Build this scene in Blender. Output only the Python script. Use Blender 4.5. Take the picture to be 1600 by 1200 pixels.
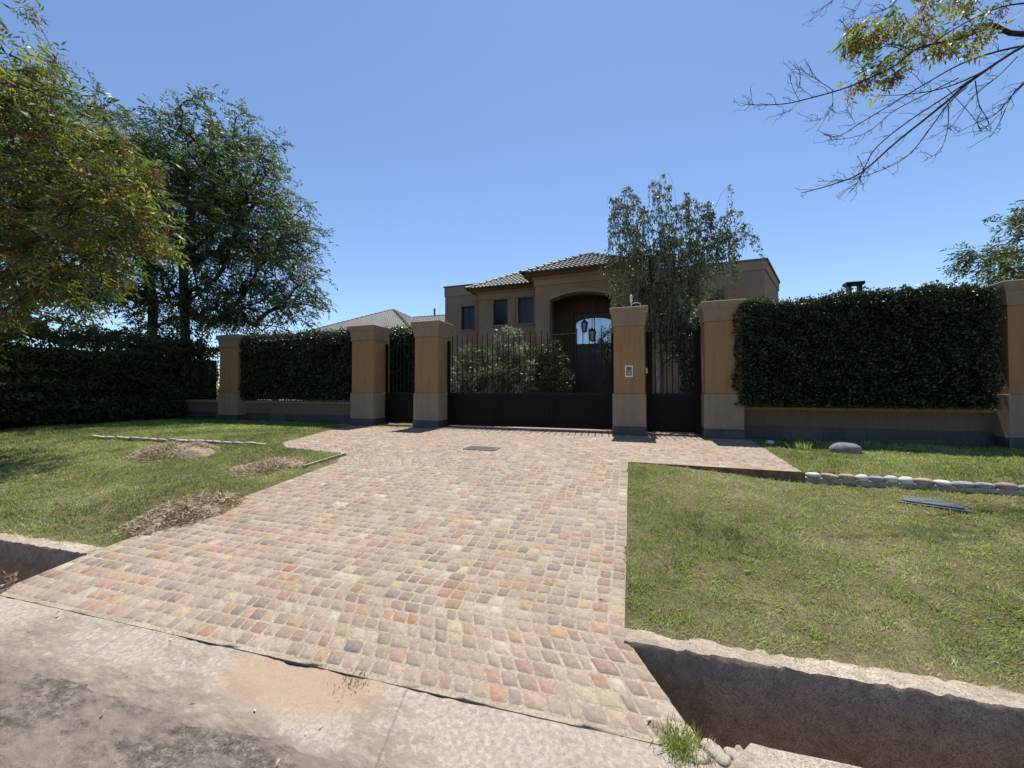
import bpy, bmesh, math, random
import numpy as np
from mathutils import Vector
for o in list(bpy.data.objects): bpy.data.objects.remove(o)
SC = bpy.context.scene
COL = SC.collection
R = math.radians
rng = np.random.default_rng(7)
random.seed(7)

# ------------------------------------------------------------------ camera
CH = 0.951                                   # eye height above the pavement at the gate
YAW = R(19.3)
cam = bpy.data.cameras.new('camera'); camo = bpy.data.objects.new('camera', cam); COL.objects.link(camo)
cam.lens = 13.5; cam.sensor_width = 36; cam.clip_start = 0.05; cam.clip_end = 3000
camo.location = (0, 0, CH); camo.rotation_euler = (R(90 + 1.05), 0, YAW)
SC.camera = camo
# ------------------------------------------------------------------ light
SUN = Vector((-0.12, 1.1, 2.75)).normalized()
w = bpy.data.worlds.new('World'); SC.world = w; w.use_nodes = True
nt = w.node_tree; nt.nodes.clear()
sky = nt.nodes.new('ShaderNodeTexSky'); sky.sky_type = 'NISHITA'; sky.sun_disc = False
sky.sun_elevation = R(68); sky.sun_rotation = R(-6.2); sky.altitude = 900; sky.air_density = 1.0
sky.dust_density = 0.25; sky.ozone_density = 4.0
bg = nt.nodes.new('ShaderNodeBackground'); bg.inputs[1].default_value = 0.10
wo = nt.nodes.new('ShaderNodeOutputWorld')
nt.links.new(sky.outputs[0], bg.inputs[0]); nt.links.new(bg.outputs[0], wo.inputs[0])
sl = bpy.data.lights.new('sun', 'SUN'); sl.energy = 4.6; sl.angle = R(0.53); sl.color = (1, 0.955, 0.88)
so = bpy.data.objects.new('sun', sl); COL.objects.link(so); so.location = (0, 20, 40)
so.rotation_euler = SUN.to_track_quat('Z', 'Y').to_euler()
SC.view_settings.view_transform = 'Standard'; SC.view_settings.look = 'None'
SC.view_settings.exposure = 0.82; SC.view_settings.gamma = 1; SC.view_settings.use_curve_mapping = False

# ------------------------------------------------------------------ measuring helpers
cy, sy = math.cos(YAW), math.sin(YAW)
def at(px, py, d):                            # direction through the lens, at depth d metres
    p = R(1.05); v = (600 - py) / 600; s = d / (math.cos(p) - v * math.sin(p)); la = (px - 800) / 600 * s
    return Vector((la * cy - d * sy, la * sy + d * cy, CH + (math.sin(p) + v * math.cos(p)) * s))
def dep(px, Y): return Y / (cy + (px - 800) / 600 * sy)
def X_at(px, Y): return at(px, 611, dep(px, Y)).x
def Z_at(px, py, Y): return at(px, py, dep(px, Y)).z
ZR = -0.50; YT = 5.4; K0, K1 = 1.706, 0.0715
def yk(x): return K0 + K1 * x
def g(x, y):                                  # height of the pavement
    k = yk(x)
    t = np.clip((YT - y) / (YT - k), 0, 1)
    return ZR * t
def ground(px, py):
    z = -0.2
    for _ in range(40):
        d = (CH - z) / (CH - at(px, py, 1).z); p = at(px, py, d); z = 0.5 * z + 0.5 * float(g(p.x, p.y))
    return Vector((p.x, p.y, z))
_tab = np.random.default_rng(3).random((256, 256))
def vn(x, y, s=1.0, o=0.0):
    x = np.asarray(x, float) * s + o * 17.3 + 500; y = np.asarray(y, float) * s + o * 9.1 + 500
    xi = np.floor(x).astype(int); yi = np.floor(y).astype(int); fx = x - xi; fy = y - yi
    fx = fx * fx * (3 - 2 * fx); fy = fy * fy * (3 - 2 * fy)
    a = _tab[xi % 256, yi % 256]; b = _tab[(xi + 1) % 256, yi % 256]
    c = _tab[xi % 256, (yi + 1) % 256]; d = _tab[(xi + 1) % 256, (yi + 1) % 256]
    return (a * (1 - fx) + b * fx) * (1 - fy) + (c * (1 - fx) + d * fx) * fy
def fbm(x, y, s=1.0, o=0.0):
    return (vn(x, y, s, o) + .5 * vn(x, y, 2.1 * s, o + 1) + .25 * vn(x, y, 4.3 * s, o + 2)) / 1.75

# ------------------------------------------------------------------ material helpers
class NM:
    def __init__(s, name):
        s.m = bpy.data.materials.new(name); s.m.use_nodes = True; s.t = s.m.node_tree; s.t.nodes.clear()
        s.out = s.n('ShaderNodeOutputMaterial'); s.tc = s.n('ShaderNodeTexCoord')
    def n(s, k, **kw):
        x = s.t.nodes.new(k)
        for a, b in kw.items(): setattr(x, a, b)
        return x
    def l(s, a, b): s.t.links.new(a, b)
    def noise(s, sc, det=4, rough=.55, vec=None, mapping=None):
        x = s.n('ShaderNodeTexNoise'); x.inputs['Scale'].default_value = sc
        x.inputs['Detail'].default_value = det; x.inputs['Roughness'].default_value = rough
        v = vec or s.tc.outputs['Object']
        if mapping:
            mp = s.n('ShaderNodeMapping'); mp.inputs['Scale'].default_value = mapping[0]
            mp.inputs['Rotation'].default_value = mapping[1]; s.l(v, mp.inputs[0]); v = mp.outputs[0]
        s.l(v, x.inputs['Vector']); return x.outputs['Fac']
    def ramp(s, f, stops):
        x = s.n('ShaderNodeValToRGB'); e = x.color_ramp.elements
        while len(e) < len(stops): e.new(.5)
        for i, (p, c) in enumerate(stops):
            e[i].position = p; e[i].color = (*c, 1) if len(c) == 3 else c
        s.l(f, x.inputs[0]); return x.outputs[0]
    def mix(s, f, a, b, mode='MIX'):
        x = s.n('ShaderNodeMix', data_type='RGBA', blend_type=mode)
        for v, i in ((f, 0), (a, 6), (b, 7)):
            if hasattr(v, 'is_linked') or hasattr(v, 'node'): s.l(v, x.inputs[i])
            else: x.inputs[i].default_value = v if i == 0 else (*v, 1)
        return x.outputs[2]
    def bump(s, h, strength=.5, dist=.01, prev=None):
        x = s.n('ShaderNodeBump'); x.inputs['Strength'].default_value = strength; x.inputs['Distance'].default_value = dist
        s.l(h, x.inputs['Height'])
        if prev: s.l(prev, x.inputs['Normal'])
        return x.outputs[0]
    def pbr(s, col, rough=.8, nrm=None, metal=0, spec=.5):
        b = s.n('ShaderNodeBsdfPrincipled')
        if hasattr(col, 'node'): s.l(col, b.inputs['Base Color'])
        else: b.inputs['Base Color'].default_value = (*col, 1)
        if hasattr(rough, 'node'): s.l(rough, b.inputs['Roughness'])
        else: b.inputs['Roughness'].default_value = rough
        b.inputs['Metallic'].default_value = metal; b.inputs['Specular IOR Level'].default_value = spec
        if nrm: s.l(nrm, b.inputs['Normal'])
        return b.outputs[0]
    def done(s, sh): s.l(sh, s.out.inputs[0]); return s.m
def attr(M, name='tint'):
    a = M.n('ShaderNodeAttribute'); a.attribute_name = name; return a
def stucco(name, c, dark=.72, grain=90, spots=True):
    M = NM(name)
    big = M.noise(1.3, 5, .6); fine = M.noise(grain, 3, .6)
    streak = M.noise(3.0, 4, .6, mapping=((6, 6, .5), (0, 0, 0)))
    col = M.ramp(big, [(.3, tuple(v * dark for v in c)), (.62, c)])
    st = M.ramp(streak, [(.42, (1, 1, 1)), (.72, (.66, .64, .62))])
    col = M.mix(.55 if spots else .2, col, st, 'MULTIPLY')
    fg = M.ramp(fine, [(.3, (.86, .86, .86)), (.7, (1, 1, 1))])
    col = M.mix(.5, col, fg, 'MULTIPLY')
    return M.done(M.pbr(col, .92, M.bump(fine, .35, .004), spec=.2))
def plain(name, c, rough=.5, metal=0, var=.25, sc=12, spec=.5, bump=.1):
    M = NM(name); f = M.noise(sc, 4, .6)
    col = M.ramp(f, [(.3, tuple(v * (1 - var) for v in c)), (.7, tuple(min(1, v * (1 + var)) for v in c))])
    return M.done(M.pbr(col, rough, M.bump(f, bump, .004), metal, spec))
def leafmat(name, stops, trans=.45, rough=.5, spec=.35, tt=(1.35, 1.5, .55)):
    M = NM(name); a = attr(M)
    col = M.ramp(a.outputs['Fac'], stops)
    p = M.pbr(col, rough, spec=spec)
    tr = M.n('ShaderNodeBsdfTranslucent')
    M.l(M.mix(1.0, col, tt, 'MULTIPLY'), tr.inputs[0])
    mx = M.n('ShaderNodeMixShader'); mx.inputs[0].default_value = trans
    M.l(p, mx.inputs[1]); M.l(tr.outputs[0], mx.inputs[2])
    return M.done(mx.outputs[0])
def bark(name, c1, c2):
    M = NM(name); f = M.noise(7, 6, .65, mapping=((3, 3, .7), (0, 0, 0)))
    return M.done(M.pbr(M.ramp(f, [(.35, c1), (.65, c2)]), .9, M.bump(f, .8, .02), spec=.2))

m_orange = stucco('orange_stucco', (.315, .185, .084), .90)
m_beige = stucco('beige_stucco', (.27, .215, .15), .88)
m_cap = stucco('cap_stucco', (.27, .205, .14), .86)
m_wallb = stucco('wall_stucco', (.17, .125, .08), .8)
m_house = stucco('house_stucco', (.30, .215, .15), .85, 40)
m_houset = stucco('house_trim', (.31, .24, .175), .88, 40, False)
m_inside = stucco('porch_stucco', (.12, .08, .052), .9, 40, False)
m_metal = plain('brown_iron', (.0065, .0035, .0032), .5, .0, .3, 25, .12)
m_bar = plain('black_iron', (.006, .005, .005), .5, .0, .3, 25, .2)
m_white = plain('white_plastic', (.62, .60, .56), .5, 0, .08)
m_grey = plain('grey_plastic', (.17, .15, .13), .45, 0, .2, 40)
m_brass = plain('brass', (.45, .30, .10), .35, .8, .2)
m_steel = plain('galvanised_steel', (.22, .23, .24), .45, .6, .2, 30)
m_hole_shade = plain('opening_shade', (.008, .007, .006), .9, 0, .3)  # near-black that paints the shade inside grille slots and drain
m_winframe = plain('window_frame_paint', (.012, .009, .009), .4)
m_door = plain('door_wood', (.022, .009, .008), .45, 0, .35, 8)
M = NM('window_glass'); m_glass = M.done(M.pbr((.006, .007, .013), .12, spec=.35))
M = NM('door_glass'); m_dglass = M.done(M.pbr((.62, .68, .78), .1, metal=.5))
m_lantern = plain('lantern_metal', (.03, .028, .03), .5)

def slate(name):
    M = NM(name)
    b = M.n('ShaderNodeTexBrick'); b.inputs['Scale'].default_value = 1; b.offset = 0
    b.inputs['Brick Width'].default_value = .33; b.inputs['Row Height'].default_value = .30
    b.inputs['Mortar Size'].default_value = .004; b.inputs['Color1'].default_value = (.042, .041, .041, 1)
    b.inputs['Color2'].default_value = (.07, .067, .066, 1); b.inputs['Mortar'].default_value = (.025, .025, .027, 1)
    s = M.n('ShaderNodeSeparateXYZ'); M.l(M.tc.outputs['Object'], s.inputs[0])
    ad = M.n('ShaderNodeMath', operation='ADD'); M.l(s.outputs[0], ad.inputs[0]); M.l(s.outputs[1], ad.inputs[1])
    c = M.n('ShaderNodeCombineXYZ'); M.l(ad.outputs[0], c.inputs[0]); M.l(s.outputs[2], c.inputs[1]); M.l(c.outputs[0], b.inputs[0])
    f = M.noise(14, 6, .65)
    col = M.mix(.8, b.outputs[0], M.ramp(f, [(.3, (.55, .55, .56)), (.7, (1.2, 1.2, 1.2))]), 'MULTIPLY')
    return M.done(M.pbr(col, .6, M.bump(f, .5, .01)))
m_slate = slate('slate_tile')
M = NM('roof_tile'); f = M.noise(2.5, 5, .6); a = attr(M)
c_ = M.ramp(a.outputs['Fac'], [(0, (.032, .042, .037)), (.6, (.052, .063, .056)), (1, (.085, .09, .078))])
m_tile = M.done(M.pbr(M.mix(.5, c_, M.ramp(f, [(.3, (.6, .6, .6)), (.7, (1.2, 1.2, 1.2))]), 'MULTIPLY'), .58, M.bump(M.noise(60, 3), .15, .004), spec=.25))
m_soffit = stucco('soffit_paint', (.20, .135, .085), .9, 30, False)

m_ash = leafmat('ash_leaf', [(0, (.035, .052, .026)), (.35, (.075, .108, .036)), (.62, (.155, .185, .055)), (.80, (.30, .31, .09)), (.84, (.13, .065, .032)), (1, (.27, .14, .065))], .42, .5, .3, (1.25, 1.35, .5))
m_dark = leafmat('dark_leaf', [(0, (.030, .045, .024)), (.6, (.075, .100, .042)), (1, (.155, .185, .080))], .40, .52, .3, (1.2, 1.35, .6))
m_birch = leafmat('weeping_leaf', [(0, (.045, .060, .030)), (.6, (.095, .120, .052)), (1, (.20, .22, .11))], .38, .45, .5, (1.2, 1.3, .65))
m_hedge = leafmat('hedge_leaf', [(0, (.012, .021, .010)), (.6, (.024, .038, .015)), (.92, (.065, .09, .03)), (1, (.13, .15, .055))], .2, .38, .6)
m_bush = leafmat('silvery_leaf', [(0, (.04, .052, .032)), (.5, (.11, .13, .075)), (1, (.36, .38, .26))], .22, .45, .5, (1.1, 1.15, .8))
m_bush2 = leafmat('shrub_leaf', [(0, (.02, .03, .017)), (.6, (.038, .055, .028)), (1, (.07, .09, .04))], .25)
m_grass = leafmat('grass_blade', [(0, (.11, .14, .045)), (.35, (.25, .30, .10)), (.62, (.40, .42, .17)), (.74, (.47, .44, .24)), (1, (.56, .50, .33))], .38, .6, .3, (1.15, 1.3, .65))
m_straw = leafmat('dry_straw', [(0, (.16, .115, .08)), (.5, (.36, .28, .20)), (1, (.58, .48, .36))], .15, .8, .1)
m_bark = bark('grey_bark', (.035, .026, .021), (.10, .08, .065))
m_barkd = bark('dark_bark', (.018, .014, .012), (.05, .04, .034))
m_barkl = bark('pale_bark', (.16, .14, .11), (.42, .38, .32))
m_core = plain('hedge_twigs_dark_core', (.012, .013, .008), .95, 0, .5, 20, .1)

# ------------------------------------------------------------------ object helpers
def tag(o, label=None, cat=None, group=None, kind=None):
    if label: o['label'] = label
    if cat: o['category'] = cat
    if group: o['group'] = group
    if kind: o['kind'] = kind
    return o
def thing(name, loc, label, cat, group=None):
    o = bpy.data.objects.new(name, None); COL.objects.link(o); o.location = loc; o.empty_display_size = .2
    return tag(o, label, cat, group)
def wloc(o):
    v = Vector((0, 0, 0))
    while o: v += o.location; o = o.parent
    return v
def npobj(name, V, F, mat, parent=None, tint=None, smooth=False, col=None):
    """V (n,3) array, F (m,k) int array; world coordinates"""
    V = np.asarray(V, np.float32).reshape(-1, 3).copy(); F = np.asarray(F, np.int32)
    if parent is not None: V -= np.array(wloc(parent), np.float32)
    me = bpy.data.meshes.new(name); k = F.shape[1]
    me.vertices.add(len(V)); me.vertices.foreach_set('co', V.ravel())
    me.loops.add(F.size); me.loops.foreach_set('vertex_index', F.ravel())
    me.polygons.add(len(F)); me.polygons.foreach_set('loop_start', np.arange(0, F.size, k, dtype=np.int32))
    if smooth: me.polygons.foreach_set('use_smooth', np.ones(len(F), bool))
    if tint is not None:
        at_ = me.attributes.new('tint', 'FLOAT', 'POINT'); at_.data.foreach_set('value', np.asarray(tint, np.float32))
    if col is not None:
        at_ = me.attributes.new('stone', 'FLOAT_COLOR', 'POINT'); at_.data.foreach_set('color', np.asarray(col, np.float32).ravel())
    me.update(calc_edges=True); me.validate(); me.materials.append(mat)
    o = bpy.data.objects.new(name, me); COL.objects.link(o); o.parent = parent
    return o
class MB:
    def __init__(s): s.v = []; s.f = []; s.t = []
    def add(s, vs, fs, t=.5):
        n = len(s.v); s.v += [tuple(v) for v in vs]; s.f += [tuple(i + n for i in f) for f in fs]; s.t += [t] * len(vs)
    def box(s, x0, x1, y0, y1, z0, z1):
        s.add([(x, y, z) for z in (z0, z1) for y in (y0, y1) for x in (x0, x1)],
              [(0, 2, 3, 1), (4, 5, 7, 6), (0, 1, 5, 4), (2, 6, 7, 3), (0, 4, 6, 2), (1, 3, 7, 5)])
    def rings(s, rings, cap=True):               # list of equally long closed rings
        n = len(rings[0]); vs = [p for r in rings for p in r]; fs = []
        for i in range(len(rings) - 1):
            for j in range(n):
                a = i * n + j; b = i * n + (j + 1) % n; fs.append((a, b, b + n, a + n))
        if cap: fs += [tuple(range(n))[::-1], tuple((len(rings) - 1) * n + j for j in range(n))]
        s.add(vs, fs)
    def frus(s, x0, x1, y0, y1, levels):          # square sections (z, overhang)
        s.rings([[(x0 - o, y0 - o, z), (x1 + o, y0 - o, z), (x1 + o, y1 + o, z), (x0 - o, y1 + o, z)] for z, o in levels])
    def tube(s, pts, rad, n=8, cap=True):
        pts = [Vector(p) for p in pts]; rs = rad if isinstance(rad, (list, tuple)) else [rad] * len(pts); R_ = []
        for i, p in enumerate(pts):
            d = (pts[min(i + 1, len(pts) - 1)] - pts[max(i - 1, 0)]).normalized()
            u = d.cross(Vector((0, 0, 1)) if abs(d.z) < .9 else Vector((1, 0, 0))).normalized(); v = d.cross(u)
            R_.append([p + (u * math.cos(a) + v * math.sin(a)) * rs[i] for a in [2 * math.pi * k / n for k in range(n)]])
        s.rings(R_, cap)
    def build(s, name, mat, parent=None, bevel=0, smooth=False):
        off = wloc(parent) if parent is not None else Vector()
        me = bpy.data.meshes.new(name); me.from_pydata([tuple(Vector(v) - off) for v in s.v], [], s.f)
        at_ = me.attributes.new('tint', 'FLOAT', 'POINT'); at_.data.foreach_set('value', s.t)
        bm = bmesh.new(); bm.from_mesh(me); bmesh.ops.recalc_face_normals(bm, faces=bm.faces)
        if bevel: bmesh.ops.bevel(bm, geom=[e for e in bm.edges if len(e.link_faces) == 2 and e.calc_face_angle(0) > .5], offset=bevel, segments=2, affect='EDGES', profile=.5)
        bm.to_mesh(me); bm.free()
        if smooth:
            for p in me.polygons: p.use_smooth = True
        me.materials.append(mat); o = bpy.data.objects.new(name, me); COL.objects.link(o); o.parent = parent
        return o
def copy_tree(o, parent=None):
    c = o.copy(); COL.objects.link(c); c.parent = parent
    for ch in list(o.children): copy_tree(ch, c)
    return c

def kites(P, D, L, W, tint, fold=.25):
    """leaf blades: base P, unit direction D, length L, width W"""
    n = len(P); D = D / np.linalg.norm(D, axis=1, keepdims=True)
    rnd = rng.normal(size=(n, 3)); S = np.cross(D, rnd); S /= np.linalg.norm(S, axis=1, keepdims=True) + 1e-9
    N = np.cross(D, S); L = L[:, None]; W = W[:, None]
    mid = P + D * L * .42 + N * W * fold
    V = np.stack([P, mid + S * W * .5 - N * W * fold, P + D * L, mid - S * W * .5 - N * W * fold], 1).reshape(-1, 3)
    F = np.arange(4 * n).reshape(n, 4)
    return V, F, np.repeat(tint, 4)

# ================================================================== SETTING
def lawn_drop(x, y):                           # the right lawn lies a little below the paved terrace
    a = np.clip((x - .2) / 1.5, 0, 1) * np.clip((YT + .10 - y) / .07, 0, 1)
    return a * (.10 * np.clip((y - 1.9) / 3.4, 0.1, 1))
def xl(y):                                     # driveway edges, metres
    return np.interp(y, [1.3, 1.41, 2.0, 3.3, 4.55, 4.95, 5.08, 5.3, 8.0, 8.65, 8.66, 30], [-4.42, -4.44, -4.50, -4.42, -4.36, -4.65, -6.0, -6.35, -7.55, -7.7, -5.1, -5.1])
def xr(y):
    return np.interp(y, [1.6, 1.76, 2.27, 5.399, 5.3999, 8.3, 8.65, 8.66, 30], [.235, .20, -.125, -.24, 1.72, 1.90, 1.92, 1.0, 1.0])
def lawn_z(x, y):
    b = (fbm(x, y, .9, 3) - .5) * .05 + (fbm(x, y, 6, 5) - .5) * .030 + (vn(x, y, 13, 7) - .5) * .010
    fade = np.clip((8.6 - y) / .5, 0, 1) * 1
    return g(x, y) - lawn_drop(x, y) + b * fade + .004
def in_drive(x, y, m=0.0): return (x > xl(y) + m) & (x < xr(y) - m)

# ---- materials of the ground
M = NM('turf_soil')
f1 = M.noise(1.1, 6, .6); f2 = M.noise(28, 5, .65); f3 = M.noise(120, 3, .6)
c1 = M.ramp(f1, [(.38, (.12, .11, .055)), (.55, (.16, .14, .08)), (.66, (.24, .20, .13))])
c2 = M.mix(.75, c1, M.ramp(f2, [(.30, (.45, .42, .38)), (.7, (1.35, 1.3, 1.2))]), 'MULTIPLY')
m_soil = M.done(M.pbr(c2, .95, M.bump(f3, .8, .02, M.bump(f2, .8, .03)), spec=.1))
M = NM('cobble_stone'); a = attr(M, 'stone')
f1 = M.noise(38, 5, .65); f2 = M.noise(170, 3, .6); f3 = M.noise(.9, 6, .65)
c = M.mix(.8, a.outputs['Color'], M.ramp(f1, [(.28, (.70, .68, .66)), (.72, (1.22, 1.2, 1.18))]), 'MULTIPLY')
c = M.mix(.5, c, M.ramp(f2, [(.3, (.75, .75, .75)), (.7, (1.15, 1.15, 1.15))]), 'MULTIPLY')
c = M.mix(M.ramp(f3, [(.42, (0, 0, 0)), (.70, (.3, .3, .3))]), c, (.36, .30, .235))
m_cobble = M.done(M.pbr(c, .72, M.bump(f2, .35, .003, M.bump(f1, .6, .010)), spec=.22))
M = NM('joint_mortar'); f1 = M.noise(60, 4, .6); f2 = M.noise(2.2, 4, .6)
c = M.ramp(f1, [(.3, (.20, .16, .12)), (.7, (.37, .31, .24))])
c = M.mix(.6, c, M.ramp(f2, [(.35, (.75, .72, .7)), (.65, (1.1, 1.1, 1.1))]), 'MULTIPLY')
m_mortar = M.done(M.pbr(c, .9, M.bump(f1, .5, .01), spec=.2))
def concrete(name, stops, dirt, gsc=160, rot=.4, dirtamt=(.48, .66), agg=.8, coarse=None):
    M = NM(name)
    f1 = M.noise(1.6, 7, .68, mapping=((1, 2.6, 1), (0, 0, rot))); f2 = M.noise(gsc, 3, .6); f3 = M.noise(14, 6, .7, mapping=((1, 2.2, 1), (0, 0, rot)))
    v = M.n('ShaderNodeTexVoronoi'); v.inputs['Scale'].default_value = gsc * .55; M.l(M.tc.outputs['Object'], v.inputs['Vector'])
    c = M.ramp(f3, stops)
    c = M.mix(agg, c, M.ramp(v.outputs['Color'], [(.15, (.50, .47, .44)), (.45, (1, 1, 1)), (.9, (1.35, 1.3, 1.25))]), 'MULTIPLY')
    c = M.mix(M.ramp(f1, [(dirtamt[0], (0, 0, 0)), (dirtamt[1], (1, 1, 1))]), c, M.ramp(f3, [(.3, tuple(x * .72 for x in dirt)), (.7, dirt)]))
    c = M.mix(.6, c, M.ramp(f2, [(.3, (.7, .7, .7)), (.7, (1.2, 1.2, 1.2))]), 'MULTIPLY')
    return M.done(M.pbr(c, .9, M.bump(f2, .6, .006, M.bump(f3, .6, .02)), spec=.2))
m_conc = concrete('worn_concrete', [(.30, (.25, .215, .172)), (.50, (.36, .315, .255)), (.66, (.50, .45, .37))], (.27, .205, .15), 420, .5, (.50, .66), agg=.5)
def gutter_mat():
    M = NM('dusty_gutter')
    s_ = M.n('ShaderNodeSeparateXYZ'); M.l(M.tc.outputs['Object'], s_.inputs[0])
    def mth(op, a, b, c=None):
        x = M.n('ShaderNodeMath', operation=op)
        for i, v in enumerate((a, b, c)):
            if v is None: continue
            if hasattr(v, 'node'): M.l(v, x.inputs[i])
            else: x.inputs[i].default_value = v
        return x.outputs[0]
    v = mth('SUBTRACT', s_.outputs[1], mth('MULTIPLY', s_.outputs[0], K1))           # distance across the gutter
    n1 = M.noise(1.5, 6, .65, mapping=((1, 2.2, 1), (0, 0, .5))); n2 = M.noise(9, 6, .7, mapping=((1, 3, 1), (0, 0, .6))); n3 = M.noise(260, 3, .6); n4 = M.noise(40, 5, .7)
    c = M.ramp(n4, [(.30, (.20, .168, .138)), (.5, (.29, .25, .205)), (.7, (.40, .355, .30))])
    dirt = M.ramp(n2, [(.32, (.13, .10, .08)), (.5, (.20, .158, .127)), (.68, (.29, .24, .195))])
    m1 = mth('ADD', mth('MULTIPLY', mth('SUBTRACT', 1.50, v), 2.6), mth('MULTIPLY', mth('SUBTRACT', n1, .47), 4.5))
    m1 = mth('ADD', m1, mth('MULTIPLY', mth('SUBTRACT', n2, .5), 2.2))
    col = M.mix(M.ramp(m1, [(-.0, (0, 0, 0)), (.38, (.92, .92, .92))]), c, dirt)
    dx = mth('MULTIPLY', mth('ADD', s_.outputs[0], 1.66), 1.6); dy = mth('MULTIPLY', mth('SUBTRACT', v, 1.64), 3.2)
    dd = mth('ADD', mth('POWER', mth('ABSOLUTE', dx, 0), 2.0), mth('POWER', mth('ABSOLUTE', dy, 0), 2.0)); dd = mth('ADD', dd, mth('MULTIPLY', mth('SUBTRACT', n2, .5), 1.2))
    col = M.mix(M.ramp(dd, [(.15, (.85, .85, .85)), (.8, (0, 0, 0))]), col, (.30, .215, .145))
    for x0, k in ((-2.9, .35), (-1.05, .3), (.35, .3), (-4.6, .35)):
        q = mth('ABSOLUTE', mth('SUBTRACT', mth('ADD', s_.outputs[0], mth('MULTIPLY', mth('SUBTRACT', v, 1.5), k)), mth('ADD', mth('MULTIPLY', mth('SUBTRACT', n2, .5), .03), x0)), 0)
        col = M.mix(M.ramp(q, [(.002, (.5, .5, .5)), (.007, (0, 0, 0))]), col, (.11, .09, .072))
    col = M.mix(.55, col, M.ramp(n3, [(.3, (.68, .67, .66)), (.7, (1.25, 1.25, 1.25))]), 'MULTIPLY')
    return M.done(M.pbr(col, .92, M.bump(n3, .5, .005, M.bump(n4, .5, .012)), spec=.2))
m_gut = gutter_mat()
m_road = concrete('dusty_asphalt', [(.32, (.045, .04, .037)), (.50, (.105, .09, .08)), (.68, (.22, .19, .165))], (.215, .172, .14), 300, .9, (.44, .56), agg=.9)
m_ditch = concrete('pebbly_concrete', [(.30, (.20, .155, .12)), (.5, (.29, .225, .175)), (.72, (.38, .305, .24))], (.22, .165, .125), 330, 0, (.45, .7), agg=.8)
m_rim = concrete('rim_concrete', [(.30, (.26, .215, .17)), (.5, (.38, .32, .26)), (.72, (.48, .415, .34))], (.28, .22, .165), 330, 0, (.45, .66), agg=.8)

# ---- terrain: one sheet from the ditch edge to the horizon
def axis(parts):
    a = []
    for x0, x1, n in parts: a += list(np.linspace(x0, x1, n, endpoint=False))
    return np.array(a + [parts[-1][1]])
xs = axis([(-900, -60, 12), (-60, -18, 30), (-18, -9, 90), (-9, 6.5, 260), (6.5, 14, 50), (14, 60, 20), (60, 900, 12)])
ts = axis([(0, 1, 70), (1, 2, 46), (2, 4, 40), (4, 12, 16), (12, 300, 14)])
XX, TT = np.meshgrid(xs, ts)
ye = np.clip(yk(XX), .3, 3.2) + .60 + .02 * (fbm(XX, XX * 0, 3, 8) - .5)
YY = np.where(TT <= 1, ye + (YT - ye) * TT, YT + (TT - 1) * 3.3)
ZZ = lawn_z(XX, YY); ZZ = np.where(TT > 2.5, 0.0, ZZ)
ZZ = np.where(in_drive(XX, YY, .03) & (YY < 14), g(XX, YY) - .07, ZZ)
nx, ny = len(xs), len(ts); idx = np.arange(nx * ny).reshape(ny, nx)
F = np.stack([idx[:-1, :-1], idx[:-1, 1:], idx[1:, 1:], idx[1:, :-1]], -1).reshape(-1, 4)
tag(npobj('ground', np.stack([XX, YY, ZZ], -1).reshape(-1, 3), F, m_soil, smooth=True), kind='structure')

# ---- ditch: back rim, back wall, floor, front wall
kd = Vector((1, K1, 0)).normalized(); kn = Vector((-kd.y, kd.x, 0))
xs = axis([(-40, -7, 30), (-7, 7, 900), (7, 40, 30)])
prof = [(.66, -.06, 1), (.625, .008, 1), (.57, .012, 1), (.512, .004, 1), (.498, -.022, 2), (.49, -.15, 2), (.485, -.3, 2), (.485, -.42, 2), (.48, -.53, 2), (.30, -.56, 3), (.12, -.55, 3), (.05, -.50, 2), (.035, -.25, 2), (.02, -.06, 2)]
V = []; 
for j, (o, dz, k) in enumerate(prof):
    top = g(xs, yk(xs) + .6) - lawn_drop(xs, yk(xs) + .6) - .16 * ((xs > -4.48) & (xs < -.125) if j < 6 else 0)
    n1 = (fbm(xs, xs * 0 + j * .05, 9, 4) - .5); n2 = (vn(xs, xs * 0 + j * .6, 22, 6) - .5)
    n3 = vn(xs, xs * 0 + j * .4, 70, 5) - .5
    oo = o + (n1 * .010 + n2 * .010 + n3 * .014 if 3 <= j <= 4 else n2 * .010)
    z = np.where(j < 11, top, ZR) + dz + n2 * (.010 if j in (1, 2, 3) else .004)
    V.append(np.stack([xs, yk(xs) + oo, z], -1))
V = np.array(V); n = len(xs)
def strip(a, b):
    W_ = V[a:b + 1].reshape(-1, 3); idx = np.arange((b - a + 1) * n).reshape(b - a + 1, n)
    return W_, np.stack([idx[:-1, :-1], idx[1:, :-1], idx[1:, 1:], idx[:-1, 1:]], -1).reshape(-1, 4)
tag(npobj('ditch', *strip(3, 13), m_ditch, smooth=True), kind='structure')
tag(npobj('ditch_rim', *strip(0, 3), m_rim, smooth=True), kind='structure')

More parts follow.
